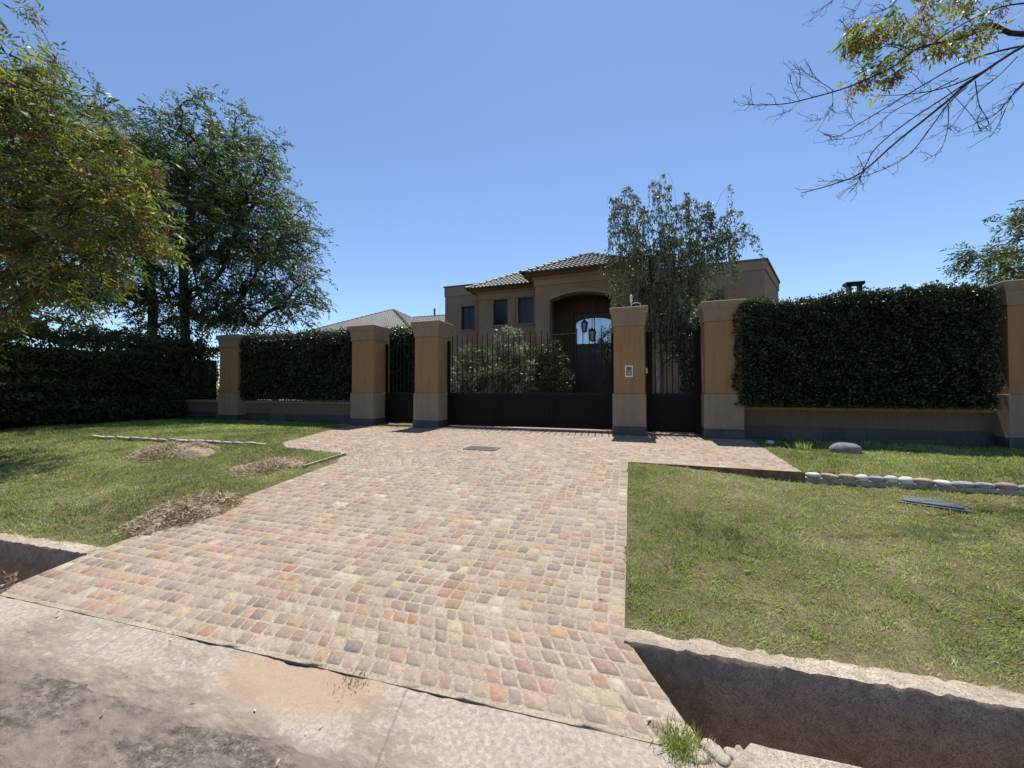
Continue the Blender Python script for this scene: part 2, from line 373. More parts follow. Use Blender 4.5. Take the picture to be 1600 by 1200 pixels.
# ---- road and concrete gutter
def sheet(name, y0f, y1f, z, mat, xsl, nyy=12, bumpy=.0):
    yy = np.linspace(0, 1, nyy); XX, TT = np.meshgrid(xsl, yy)
    YY = y0f(XX) * (1 - TT) + y1f(XX) * TT
    ZZ = z + bumpy * (fbm(XX, YY, 2, 4) - .5) + bumpy * .5 * (fbm(XX, YY, 11, 4) - .5)
    if name == 'gutter': ZZ = ZZ - .035 * np.clip(1 - TT * 5, 0, 1) ** 1.5
    n = len(xsl); idx = np.arange(n * nyy).reshape(nyy, n)
    F = np.stack([idx[:-1, :-1], idx[:-1, 1:], idx[1:, 1:], idx[1:, :-1]], -1).reshape(-1, 4)
    return tag(npobj(name, np.stack([XX, YY, ZZ], -1).reshape(-1, 3), F, mat, smooth=True), kind='structure')
xg = axis([(-300, -8, 20), (-8, 4, 400), (4, 300, 20)])
sheet('road', lambda x: x * 0 - 200, lambda x: x * 0 - 3.001, ZR - .03, m_road, axis([(-900, -300, 3), (-300, 300, 20), (300, 900, 3)]), 4)
sheet('road', lambda x: x * 0 - 3, lambda x: yk(np.clip(x, -60, 60)) + .02, ZR - .012, m_road, xg, 60, .026)
ragg = lambda x: yk(np.clip(x, -60, 60)) - .44 - .10 * (fbm(x, x * 0, 1.3, 2) - .35) - .03 * (fbm(x, x * 0, 9, 3) - .5)
edge = lambda x: yk(np.clip(x, -60, 60)) + .012 - .10 * np.clip(fbm(x, x * 0, 2.5, 7) - .56, 0, 1) - .012 * vn(x, x * 0, 30, 1)
gut = sheet('gutter', ragg, edge, ZR - .002, m_gut, xg, 40, .012)

# ---- cobbles
pal = [((.260, .208, .165), 34), ((.325, .265, .208), 28), ((.205, .158, .128), 16), ((.37, .312, .245), 10), ((.275, .172, .122), 9), ((.33, .225, .138), 6), ((.38, .29, .17), 2.5), ((.44, .395, .32), 3), ((.225, .148, .122), 6), ((.172, .148, .138), 5), ((.33, .165, .105), 2)]
pw = np.array([p[1] for p in pal], float); pw /= pw.sum(); pc = np.array([p[0] for p in pal])
CV, CF, CC = [], [], []
def cobble_row(yA, yB, xa, xb, step, border=False):
    """yA,yB functions of x; xa/xb = (lo,hi) x at the lower and upper side of the row"""
    L = xb[0] - xa[0]; n = max(1, int(round(L / step)))
    cuts = np.arange(n + 1) / n + np.r_[0, rng.normal(0, .11 / n, n - 1), 0] if n > 1 else np.array([0, 1.])
    for i in range(n):
        u0, u1 = cuts[i], cuts[i + 1]
        lo0 = xa[0] + (xb[0] - xa[0]) * u0; lo1 = xa[0] + (xb[0] - xa[0]) * u1
        hi0 = xa[1] + (xb[1] - xa[1]) * u0; hi1 = xa[1] + (xb[1] - xa[1]) * u1
        q = np.array([[lo0, yA(lo0)], [lo1, yA(lo1)], [hi1, yB(hi1)], [hi0, yB(hi0)]])
        gap = .0030 + abs(rng.normal(0, .0018)); c = q.mean(0); sz = np.linalg.norm(q[1] - q[0])
        ring = []
        for k in range(4):
            p, nx_, pv = q[k], q[(k + 1) % 4], q[(k - 1) % 4]
            e1 = (nx_ - p) / (np.linalg.norm(nx_ - p) + 1e-6); e0 = (pv - p) / (np.linalg.norm(pv - p) + 1e-6)
            pp = p + (e1 + e0) * gap + rng.normal(0, .0022, 2); r = min(.016, .2 * sz) * rng.uniform(.5, 1.15)
            ring += [pp + e0 * r, pp + (e0 + e1) * r * .28, pp + e1 * r]
        ring = np.array(ring); top = c + (ring - c) * (1 - .012 / max(.04, sz / 2))
        tz = rng.normal(0, .0016); tilt = rng.normal(0, .012, 2)
        zt = g(top[:, 0], top[:, 1]) + .0042 + tz + (top - c) @ tilt; zb = g(ring[:, 0], ring[:, 1]) - .003
        b = len(CV) * 25
        zc = g(c[0], c[1]) + .0065 + tz
        CV.append(np.vstack([np.c_[ring, zb], np.c_[top, zt], [[c[0], c[1], zc]]]))
        base = np.array([.92, .89, .85]) * pc[rng.choice(len(pal), p=pw)] * rng.uniform(.87, 1.13); base = .68 * base + .32 * np.array([.262, .205, .165]) * np.array([.93, .90, .86]); base = base * (1 + rng.normal(0, .018, 3))
        CC.append(np.tile(np.r_[base, 1], (25, 1)))
        for k in range(12):
            k2 = (k + 1) % 12; CF.append((b + k, b + k2, b + 12 + k2, b + 12 + k))
            if k % 2 == 0: CF.append((b + 24, b + 12 + k, b + 12 + k2, b + 12 + (k + 2) % 12))
NR = 42
for r in range(NR):
    t0, t1 = r / NR, (r + 1) / NR
    wob = lambda x, t: .05 * t * (1 - t) * (vn(x, t * 20, 1.2, 4) - .5)
    yA = lambda x, t=t0: float(yk(x) + .03 + (YT - .03 - yk(x)) * t + wob(x, t)); yB = lambda x, t=t1: float(yk(x) + .03 + (YT - .03 - yk(x)) * t + wob(x, t))
    yl0, yl1 = yA(-4.4), yB(-4.4); yr0, yr1 = yA(-.1), yB(-.1)
    bw = .092
    xL = (max(-4.62, float(xl(yl0))), max(-4.62, float(xl(yl1)))); xR = (float(xr(min(5.39, yr0))) - bw, float(xr(min(5.39, yr1))) - bw)
    cobble_row(yA, yB, xL, xR, .092)
    cobble_row(yA, yB, xR, (xR[0] + bw, xR[1] + bw), bw)
NT = 38; 
for r in range(NT):
    a, b_ = YT + r * .0865, YT + (r + 1) * .0865
    cobble_row(lambda x: a, lambda x: b_, (float(xl(a)), float(xl(b_))), (float(xr(a + 1e-4)), float(xr(b_))), .094)
for r in range(42):                                # inside the gate
    a, b_ = YT + NT * .0865 + r * .12, YT + NT * .0865 + (r + 1) * .12
    cobble_row(lambda x: a, lambda x: b_, (-5.1, -5.1), (1.0, 1.0), .14)
# the short wedge of paving on the left, in front of the terrace line
for r in range(3):
    a, b_ = 5.1 + r * .1, 5.1 + (r + 1) * .1
    cobble_row(lambda x: a, lambda x: b_, (float(xl(a)), float(xl(b_))), (-4.62, -4.62), .11)
drive = thing('driveway', (-2, 4, 0), None, None); drive['kind'] = 'structure'
npobj('cobbles', np.vstack(CV), np.array(CF), m_cobble, drive, col=np.vstack(CC))
# mortar slab with a rim that has thickness
ys = np.r_[np.linspace(1.3, YT - .001, 90), np.linspace(YT, 8.65, 40), np.linspace(8.66, 13.7, 20)]
us = np.linspace(0, 1, 50); V = []
for y in ys:
    a, b_ = float(xl(y)), float(xr(y)); x = a + (b_ - a) * us
    yy = np.maximum(y, yk(x) + .004); V.append(np.c_[x, yy, g(x, yy) - .0012])
V = np.array(V); ny, nx = V.shape[:2]; idx = np.arange(ny * nx).reshape(ny, nx)
F = np.stack([idx[:-1, :-1], idx[:-1, 1:], idx[1:, 1:], idx[1:, :-1]], -1).reshape(-1, 4)
npobj('mortar_bed', V.reshape(-1, 3), F, m_mortar, drive, smooth=True)
mb = MB()
def skirt(pts, h, th=.0):
    for p, q in zip(pts[:-1], pts[1:]):
        mb.add([(p[0], p[1], p[2]), (q[0], q[1], q[2]), (q[0], q[1], q[2] - h), (p[0], p[1], p[2] - h)], [(0, 1, 2, 3)])
e = [(float(xr(y)), y, float(g(xr(y), y)) + .001) for y in np.linspace(1.72, 5.38, 30)]; skirt(e, .16)
e = [(float(xl(y)), y, float(g(xl(y), y)) + .001) for y in np.linspace(1.41, 5.0, 30)]; skirt(e, .16)
e = [(x, float(yk(x)) + .004, ZR + .001) for x in np.linspace(-4.44, .22, 10)]; skirt(e, .2)
e = [(x, 5.4, .0005) for x in np.linspace(-.24, 1.72, 8)]; skirt(e, .2)
e = [(float(xr(y)), y, .0005) for y in np.linspace(5.42, 8.6, 5)]; skirt(e, .2)
mb.build('slab_side', m_mortar, drive)
# brick riser of the terrace on the right
mb = MB(); mb.box(-.18, 1.74, 5.375, 5.398, -.13, .003); mb.build('edge_course', plain('riser_brick', (.16, .095, .065), .9, 0, .4, 18, .1, .5), drive)

# ================================================================== PILLARS, LOW WALLS, GATES
YF = 8.64; DEPTH = .60
PIL = [(X_at(342.5, YF), X_at(371, YF)), (X_at(549.5, YF), X_at(583, YF)), (X_at(648, YF), X_at(684, YF)), (X_at(959, YF), X_at(1007.5, YF)), (X_at(1102, YF), X_at(1160, YF)), (X_at(1577, YF), X_at(1577, YF) + .68), (X_at(222, YF) - 1.2, X_at(222, YF) - .4)]
plab = ['orange stucco pillar at the far left, beside the shaded railing and the clipped hedge', 'orange stucco pillar between the clipped left hedge and the narrow side gate',
        'orange stucco pillar at the left end of the wide driveway gate', 'orange stucco pillar with the white intercom on its face', 'orange stucco pillar right of the narrow gate, its cap touching the ivy hedge',
        'orange stucco pillar cut by the right edge of the photo', '']
def pillar(i):
    x0, x1 = PIL[i]; y0, y1 = YF, YF + DEPTH
    t = thing('gate_pillar', ((x0 + x1) / 2, (y0 + y1) / 2, 0), plab[i], 'pillar', 'orange stucco pillars of the front boundary')
    m = MB(); m.frus(x0, x1, y0, y1, [(-.05, .035), (.19, .035)]); m.build('slate_base', m_slate, t, .004)
    m = MB(); m.frus(x0, x1, y0, y1, [(.191, .025), (.894, .025)]); m.build('plinth', m_beige, t, .006)
    m = MB(); m.frus(x0, x1, y0, y1, [(.895, 0), (2.357, 0)]); m.build('shaft', m_orange, t, .006)
    m = MB(); m.frus(x0, x1, y0, y1, [(2.358, .015), (2.40, .018), (2.595, .038), (2.60, .05), (2.665, .078), (2.75, .080), (2.762, .06)]); m.build('cap', m_cap, t, .004)
    return t
pillars = [pillar(i) for i in range(6)]

def low_wall(x0, x1, label):
    t = thing('low_wall', ((x0 + x1) / 2, 9.05, 0), label, 'wall', 'low stucco walls between the pillars')
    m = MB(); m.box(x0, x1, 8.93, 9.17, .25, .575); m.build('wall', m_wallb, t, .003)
    m = MB(); m.box(x0, x1, 8.905, 9.19, -.1, .25); m.build('slate_base', m_slate, t, .003)
    m = MB(); m.rings([[(x, 8.87, .576), (x, 8.865, .63), (x, 8.90, .652), (x, 9.20, .652), (x, 9.23, .63), (x, 9.225, .576)] for x in (x0, x1)]); m.build('coping', m_cap, t, .003)
    return t
low_wall(PIL[4][1] + .002, PIL[5][0] - .002, 'long low stucco wall with slate base under the big right hedge')
low_wall(PIL[0][1] + .002, PIL[1][0] - .002, 'low stucco wall under the clipped hedge left of the side gate')
low_wall(-22, PIL[0][0] - .002, 'low stucco wall under the shaded railing at the far left')

def bar_row(m, x0, x1, n, y, z0, z1, r=.0105, spear=True):
    for k in range(n):
        x = x0 + (x1 - x0) * (k + .5) / n; h = z1 + (.035 if k % 2 else -.02)
        m.tube([(x, y, z0), (x, y, h - .10)], r, 6)
        if spear: m.rings([[(x + s * c1 * rr, y + s * 0 + c2 * rr, zz) for c1, c2, s in ((1, 0, 1), (0, 1, 1), (-1, 0, 1), (0, -1, 1))] for zz, rr in ((h - .10, .006), (h - .085, .017), (h - .07, .008), (h - .05, .013), (h, .002))])
def railing(x0, x1, n, label):
    t = thing('iron_railing', ((x0 + x1) / 2, 9.05, .65), label, 'railing', 'iron railings on the low walls')
    m = MB(); bar_row(m, x0, x1, n, 9.05, .652, 2.45); m.build('bars', m_bar, t)
    m = MB(); m.box(x0, x1, 9.035, 9.065, .75, .78); m.box(x0, x1, 9.035, 9.065, 2.2, 2.23); m.build('rail', m_bar, t)
railing(PIL[0][1] + .02, PIL[1][0] - .02, 34, 'black iron railing grown into the clipped hedge left of the side gate')
railing(PIL[4][1] + .02, PIL[5][0] - .02, 28, 'black iron railing buried in the big right hedge')
railing(-20, PIL[0][0] - .02, 54, 'black iron railing in deep shade at the far left')

def panel(name, x0, x1, y, z0, z1, n, t):
    m = MB(); m.box(x0, x1, y - .012, y + .012, z0, z1)
    w_ = (x1 - x0) / n
    m.box(x0, x1, y - .03, y - .013, z1 - .06, z1); m.box(x0, x1, y - .03, y - .013, z0, z0 + .07)
    for k in range(n + 1):
        xc = x0 + w_ * k; a = max(x0, xc - .035); b_ = min(x1, xc + .035); m.box(a, b_, y - .030, y - .013, z0 + .0701, z1 - .0601)
    for k in range(n):
        a = x0 + w_ * k + .035 + .045; b_ = x0 + w_ * (k + 1) - .035 - .045; c_, d_ = z0 + .07 + .055, z1 - .06 - .055; h = .022
        m.box(a, b_, y - .024, y - .013, c_, c_ + h); m.box(a, b_, y - .024, y - .013, d_ - h, d_)
        m.box(a, a + h, y - .024, y - .013, c_ + h, d_ - h); m.box(b_ - h, b_, y - .024, y - .013, c_ + h, d_ - h)
    return m.build(name, m_metal, t)
YG = 9.12
def gate(x0, x1, npan, nbar, label, name, cat, stile=.06, ztop=2.42, frame=.0, topz=.0):
    t = thing(name, ((x0 + x1) / 2, YG, 0), label, cat)
    panel('lower_panel', x0 + stile, x1 - stile, YG, .06, .87, npan, t)
    m = MB(); bar_row(m, x0 + stile, x1 - stile, nbar, YG, .905, ztop)
    if topz: m.box(x0 + stile, x1 - stile, YG - .012, YG + .012, topz, topz + .025)
    m.build('bars', m_bar, t)
    zs = 2.28
    for a, b_ in ((x0, x0 + stile), (x1 - stile, x1)):
        m = MB(); m.box(a, b_, YG - .032, YG + .032, .05, zs); m.build('stile', m_metal, t, .003)
    # small scrolls at the foot of the bars
    m = MB()
    for k in range(nbar):
        x = x0 + stile + (x1 - x0 - 2 * stile) * (k + .5) / nbar
        m.tube([(x - .022, YG - .02, .91), (x - .018, YG - .02, .925), (x, YG - .02, .93), (x + .018, YG - .02, .925), (x + .022, YG - .02, .91)], .005, 5)
    m.box(x0 + stile, x1 - stile, YG - .03, YG + .03, .871, .905); m.build('middle_rail', m_bar, t)
    return t
gx0, gx1 = PIL[2][1] + .03, PIL[3][0] - .03
gate(gx0, gx1, 3, 29, 'wide dark driveway gate with three solid panels and spear tipped bars', 'driveway_gate', 'gate')
gate(PIL[3][1] + .03, PIL[4][0] - .03, 1, 7, 'narrow dark gate between the intercom pillar and the right hedge', 'pedestrian_gate', 'gate', .13, 2.42)
gate(PIL[1][1] + .05, PIL[2][0] - .03, 1, 9, 'narrow dark side gate left of the driveway gate, hedge behind it', 'side_gate', 'gate', .06, 2.38)
# beige strips standing in for the back-lit side of pillar 2
t = thing('backlit_pillar_side', (PIL[1][1] + .2, 9.5, 0), 'two slim beige strips standing in for the back-lit pillar side behind the left side gate', 'backlit pillar strip')
for px in (599.5, 605):
    x = X_at(px, 9.45); m = MB(); m.box(x - .03, x + .03, 9.42, 9.5, 0, 2.55); m.build('backlit_strip', m_cap, t, .004)
# rail of the sliding gate
m = MB(); m.box(gx0, gx1, YG - .03, YG + .03, .008, .03); tag(m.build('gate_track', m_steel), 'thin steel gate track lying along the paving under the driveway gate', 'track')

# intercom, lock, lamps, wire
px, py = 983, 580; ix, iz = X_at(px, YF), Z_at(px, py, YF)
t = thing('intercom', (ix, YF, iz), 'small white framed intercom on the face of the orange pillar', 'intercom')
m = MB(); m.box(ix - .082, ix + .082, YF - .012, YF + .002, iz - .125, iz + .125); m.build('frame', m_white, t, .004)
m = MB(); m.box(ix - .058, ix + .058, YF - .018, YF - .0121, iz - .098, iz + .098); m.build('face_plate', m_grey, t, .003)
m = MB()
for k in range(5): m.box(ix - .03, ix + .03, YF - .021, YF - .0181, iz + .03 + k * .012, iz + .035 + k * .012)
m.build('speaker_grille', m_hole_shade, t)
m = MB(); m.tube([(ix, YF - .018, iz - .05), (ix, YF - .026, iz - .05)], .016, 12); m.build('button', m_white, t)
lx = X_at(1008.5, 9.0); lz = Z_at(1008.5, 579, 9.0)
t = thing('gate_lock', (lx + .03, 9.07, lz), 'small brass lock on the left stile of the narrow right gate', 'lock')
m = MB(); m.box(lx - .0, lx + .05, 9.06, 9.085, lz - .06, lz + .06); m.build('plate', m_brass, t, .004)
m = MB(); m.tube([(lx + .025, 9.06, lz - .02), (lx + .025, 9.035, lz - .02)], .012, 10); m.build('cylinder', m_brass, t)
def post_lamp(px, pyb, pyt, Y, label, arm):
    x = X_at(px, Y); z0 = 2.762; z1 = Z_at(px, pyt, Y); h = z1 - z0
    t = thing('post_lamp', (x, Y, z0), label, 'lamp', 'small lamps on the pillar tops')
    m = MB(); m.tube([(x, Y, z0 - .005), (x, Y, z0 + .012)], [.035, .03], 12); m.tube([(x, Y, z0 + .012), (x, Y, z0 + h * .5)], .009, 8); m.build('stem', m_white, t, 0)
    m = MB(); m.tube([(x, Y, z0 + h * .45), (x, Y, z0 + h * .55), (x, Y, z0 + h * .95), (x, Y, z0 + h)], [.017, .027, .027, .015], 12); m.build('head', m_white if arm else m_grey, t, 0, True)
    if arm:
        m = MB(); m.tube([(x, Y, z0 + h * .3), (x + .06, Y, z0 + h * .42), (x + .14, Y, z0 + h * .42), (x + .19, Y, z0 + h * .34), (x + .195, Y, z0)], .007, 6); m.build('cable', m_white, t)
post_lamp(987, 480, 461, 8.85, 'white lamp with a looped cable on top of the intercom pillar', True)
post_lamp(678.5, 500, 481, 8.85, 'thin grey lamp on top of the pillar left of the driveway gate', False)
m = MB(); zz = 2.36; m.tube([(gx0 - .05, 9.2, zz)] + [(gx0 + (gx1 - gx0) * k / 10, 9.2, zz - .03 * math.sin(math.pi * k / 10)) for k in range(1, 10)] + [(gx1 + .05, 9.2, zz + .02)], .0022, 5)
tag(m.build('fence_wire', m_grey), 'thin pale wire strung behind the spear tips of the driveway gate', 'wire')

# ================================================================== HOUSE
def tiles(m, quad, tw=.18, tl=.30, over=.05):
    """quad: eave left, eave right, top right, top left (3-D points, planar)"""
    a, b_, c, d = [Vector(p) for p in quad]; u = (b_ - a).normalized(); n = (b_ - a).cross(d - a).normalized()
    if n.z < 0: n = -n
    v = n.cross(u).normalized()
    if v.z < 0: v = -v
    P2 = [((p - a).dot(u), (p - a).dot(v)) for p in (a, b_, c, d)]
    vmax = max(p[1] for p in P2); nr = int(math.ceil(vmax / tl))
    def span(vv):
        xsn = []
        for i in range(4):
            p, q = P2[i], P2[(i + 1) % 4]
            if abs(p[1] - q[1]) > 1e-6 and min(p[1], q[1]) - 1e-9 <= vv <= max(p[1], q[1]) + 1e-9:
                xsn.append(p[0] + (q[0] - p[0]) * (vv - p[1]) / (q[1] - p[1]))
        return (min(xsn), max(xsn)) if len(xsn) > 1 else None
    for r in range(nr):
        v0 = r * tl - .03; v1 = min((r + 1) * tl, vmax)
        s0 = span(max(.001, min(vmax - .001, (v0 + v1) / 2)))
        if not s0: continue
        k0 = int(math.floor(s0[0] / tw)); k1 = int(math.ceil(s0[1] / tw))
        for k in range(k0, k1):
            ua, ub = max(s0[0], k * tw), min(s0[1], (k + 1) * tw)
            if ub - ua < .04: continue
            vs = []; rr = random.random()
            for vv, h in ((v0, .045), (v1, .012)):
                for j in range(6):
                    tt = j / 5; uu = ua + (ub - ua) * tt
                    vs.append(a + u * uu + v * vv + n * (h + .05 * math.sin(math.pi * tt) + .004))
            nb = [a + u * (ua + (ub - ua) * j / 5) + v * v0 + n * .003 for j in range(6)]
            m.add(vs + nb, [(j, j + 1, j + 7, j + 6) for j in range(5)] + [(j + 12, j + 13, j + 1, j) for j in range(5)], rr)
def ridge(m, p, q, r=.10, l=.36):
    p, q = Vector(p), Vector(q); d = q - p; L = d.length; d.normalize(); s = d.cross(Vector((0, 0, 1))).normalized(); up = s.cross(d)
    n = max(1, int(L / l))
    for k in range(n):
        a = p + d * (L * k / n - .02); b_ = p + d * (L * (k + 1) / n); vs = []
        for o, rr in ((a, r * 1.22), (b_, r * .82)):
            for j in range(7):
                t_ = math.pi * j / 6; vs.append(o + s * math.cos(t_) * rr + up * (math.sin(t_) * rr + .02))
        vs.append(a + up * .0)
        m.add(vs, [(j, j + 1, j + 8, j + 7) for j in range(6)] + [(14, j + 1, j) for j in range(6)], random.random())
def hip_roof(x0, x1, y0, y1, z, rise, parent, name='roof', soff=.16):
    w_ = (y1 - y0) / 2; L = x1 - x0; w2 = min(w_, L / 2); ym = (y0 + y1) / 2
    A, B, C, D = Vector((x0, y0, z)), Vector((x1, y0, z)), Vector((x1, y1, z)), Vector((x0, y1, z))
    E, F_ = Vector((x0 + w2, ym, z + rise)), Vector((x1 - w2, ym, z + rise))
    m = MB()
    m.add([A, B, C, D, E, F_], [(0, 1, 5, 4), (1, 2, 5), (2, 3, 4, 5), (3, 0, 4)], .2)
    tiles(m, (A, B, F_, E)); tiles(m, (D, A, E, E)); tiles(m, (B, C, F_, F_))
    tiles(m, (C, D, E, F_))
    o = m.build(name, m_tile, parent)
    m = MB(); ridge(m, A, E); ridge(m, B, F_); ridge(m, D, E); ridge(m, C, F_)
    if (F_ - E).length > .3: ridge(m, E, F_)
    m.build('ridge_tiles', m_tile, o)
    return o

H = thing('house', (0, 16, 0), 'brown stucco house with tiled hip roofs and arched entrance behind the driveway gate', 'house')
def wbox(x0, x1, y0, y1, z0, z1, mat=m_house, name='wall'):
    m = MB(); m.box(x0, x1, y0, y1, z0, z1); return m.build(name, mat, H, .01)
def holed(x0, x1, y, z0, z1, holes, th=.25, mat=m_house):
    """front wall with rectangular openings (hx0,hx1,hz0,hz1)"""
    m = MB(); xc = sorted({x0, x1, *[h[0] for h in holes], *[h[1] for h in holes]}); zc = sorted({z0, z1, *[h[2] for h in holes], *[h[3] for h in holes]})
    for i in range(len(xc) - 1):
        for j in range(len(zc) - 1):
            cx, cz = (xc[i] + xc[i + 1]) / 2, (zc[j] + zc[j + 1]) / 2
            if any(h[0] < cx < h[1] and h[2] < cz < h[3] for h in holes): continue
            a, b_, c, d = xc[i], xc[i + 1], zc[j], zc[j + 1]
            m.add([(a, y, c), (b_, y, c), (b_, y, d), (a, y, d)], [(0, 1, 2, 3)])
    for a, b_, c, d in holes:
        m.add([(a, y, c), (b_, y, c), (b_, y, d), (a, y, d), (a, y + th, c), (b_, y + th, c), (b_, y + th, d), (a, y + th, d)],
              [(0, 1, 5, 4), (1, 2, 6, 5), (2, 3, 7, 6), (3, 0, 4, 7)])
    return m.build('wall', mat, H)
def window(h, y, mull=1, blind=False):
    a, b_, c, d = h; fr = .06; yy = y + .14
    m = MB(); m.box(a, b_, yy, yy + .05, c, c + fr); m.box(a, b_, yy, yy + .05, d - fr, d); m.box(a, a + fr, yy, yy + .05, c + fr, d - fr); m.box(b_ - fr, b_, yy, yy + .05, c + fr, d - fr)
    if mull: m.box((a + b_) / 2 - .025, (a + b_) / 2 + .025, yy + .005, yy + .045, c + fr, d - fr)
    w_ = m.build('window', m_winframe, H)
    m = MB(); m.box(a + fr, b_ - fr, yy + .02, yy + .03, c + fr, d - fr); m.build('pane', m_glass, w_)
    m = MB(); m.box(a - .05, b_ + .05, y - .07, y + .135, c - .075, c - .002); m.build('sill', m_cap, w_, .008)
def zx(px0, px1, py0, py1, Y):                      # opening from four measurements on a wall at distance Y
    pm = (px0 + px1) / 2; return (X_at(px0, Y), X_at(px1, Y), Z_at(pm, py1, Y), Z_at(pm, py0, Y))
# wing A: flat roof with a parapet
YA = 16.9; ax0, ax1 = X_at(695, YA), X_at(757, YA); az = Z_at(695, 450, YA)
hA = zx(720.5, 741.5, 478, 515, YA)
holed(ax0, ax1, YA, -.2, az - .45, [hA]); window(hA, YA)
wbox(ax0, ax1, YA + .26, 24, -.2, az - .45)
m = MB(); m.box(ax0 - .03, ax1, YA - .03, 24, az - .449, az); m.build('parapet', m_houset, H, .01)
m = MB(); m.box(ax0 - .07, ax1, YA - .07, 24, az + .001, az + .06); m.build('parapet_cap', m_soffit, H, .01)
for k in (0.35, 0.95):
    m = MB(); m.tube([(ax0 + k, YA + .3, az + .06), (ax0 + k, YA + .3, az + .16)], .05, 8); m.build('roof_vent', m_white, H)
# body B: two windows, hip roof
YB = 16.0; bx0, bx1 = X_at(748.5, YB), X_at(838, YB) + .6
bz = Z_at(748.5, 456, YB)
hB1 = zx(770.5, 793, 467.5, 508, YB); hB2 = zx(809.5, 833.5, 464.5, 505.5, YB)
zt = min(hB1[3], hB2[3]); zb = (hB1[2] + hB2[2]) / 2
hB1 = (hB1[0], hB1[1], zb, zt); hB2 = (hB2[0], hB2[1], zb, zt)
holed(bx0, bx1, YB, -.2, zt + .04, [hB1, hB2]); window(hB1, YB, 0); window(hB2, YB, 0)
wbox(bx0, bx1, YB + .26, 22, -.2, zt)
m = MB(); m.box(bx0 - .05, bx1, YB - .05, 22, zt + .041, bz - .12); m.build('cornice', m_houset, H, .01)
m = MB(); m.box(bx0 - .09, bx1, YB - .09, 22, bz - .119, bz); m.build('cornice', m_houset, H, .01)
for a, b_ in ((hB1[1], hB2[0]),):
    m = MB(); m.box(a + .12, b_ - .12, YB - .03, YB - .001, .2, zt + .03); m.build('pilaster', m_house, H, .005)
ez = Z_at(728, 452.5, 15.35)
hip_roof(X_at(728, 15.35), X_at(728, 15.35) + 7.2, 15.35, 22.0, ez, 1.85, H)
m = MB(); x0 = X_at(728, 15.35) + .03; m.rings([[(x0, 15.38, ez - .01), (bx1 + .3, 15.38, ez - .01), (bx1 + .3, 22.5, ez - .01), (x0, 22.5, ez - .01)], [(bx0 - .06, YB - .06, bz + .002), (bx1 + .3, YB - .06, bz + .002), (bx1 + .3, 22.4, bz + .002), (bx0 - .06, 22.4, bz + .002)]]); m.build('soffit', m_soffit, H)
# portico C
YC = 14.6; cx0, cx1 = X_at(836.5, YC), X_at(985, YC)
cz = Z_at(836.5, 434, YC); cband = Z_at(836.5, 447.5, YC)
ox0, ox1 = X_at(859, YC), X_at(956, YC); zs = Z_at(859, 469, YC); za = Z_at(907, 455.5, YC)
m = MB(); th = .45
m.box(cx0, ox0, YC, YC + th, -.2, cband); m.box(ox1, cx1, YC, YC + th, -.2, cband)
NA = 24; hw = (ox1 - ox0) / 2; rise = za - zs; rad = (hw * hw + rise * rise) / (2 * rise); xc = (ox0 + ox1) / 2
arc = [(xc - hw + 2 * hw * k / NA) for k in range(NA + 1)]
az_ = [zs + math.sqrt(max(0, rad * rad - (x - xc) ** 2)) - (rad - rise) for x in arc]
for k in range(NA):
    m.add([(arc[k], YC, az_[k]), (arc[k + 1], YC, az_[k + 1]), (arc[k + 1], YC, cband), (arc[k], YC, cband), (arc[k], YC + th, az_[k]), (arc[k + 1], YC + th, az_[k + 1]), (arc[k + 1], YC + th, cband), (arc[k], YC + th, cband)], [(0, 1, 2, 3), (0, 4, 5, 1), (4, 7, 6, 5)])
m.build('portico_wall', m_house, H)
m = MB(); k_ = .10                                  # raised band round the arch
for k in range(NA):
    m.add([(arc[k], YC - .03, az_[k]), (arc[k + 1], YC - .03, az_[k + 1]), (arc[k + 1], YC - .03, az_[k + 1] + k_), (arc[k], YC - .03, az_[k] + k_),
           (arc[k], YC - .001, az_[k]), (arc[k + 1], YC - .001, az_[k + 1]), (arc[k + 1], YC - .001, az_[k + 1] + k_), (arc[k], YC - .001, az_[k] + k_)], [(0, 1, 2, 3), (0, 4, 5, 1), (3, 2, 6, 7)])
m.build('arch_band', m_houset, H)
wbox(cx0, cx0 + .4, YC + th + .001, 19, -.2, cband); wbox(cx1 - .4, cx1, YC + th + .001, 19, -.2, cband)
m = MB(); m.box(cx0 - .05, cx1 + .05, YC - .05, 19, cband + .001, cz - .1); m.build('cornice', m_houset, H, .01)
m = MB(); m.box(cx0 - .1, cx1 + .1, YC - .1, 19, cz - .099, cz); m.build('cornice', m_houset, H, .01)
cez = Z_at(815, 428, 13.95); rx0, rx1 = X_at(815, 13.95), X_at(1005, 13.95)
hip_roof(rx0, rx1, 13.95, 13.95 + (rx1 - rx0), cez, Z_at(912, 398, 13.95 + (rx1 - rx0) / 2) - cez - .05, H)
m = MB(); yb = 13.95 + (rx1 - rx0) - .03
m.rings([[(rx0 + .03, 13.98, cez - .01), (rx1 - .03, 13.98, cez - .01), (rx1 - .03, yb, cez - .01), (rx0 + .03, yb, cez - .01)], [(cx0 - .06, YC - .06, cz + .002), (cx1 + .06, YC - .06, cz + .002), (cx1 + .06, yb - .3, cz + .002), (cx0 - .06, yb - .3, cz + .002)]]); m.build('soffit', m_soffit, H)
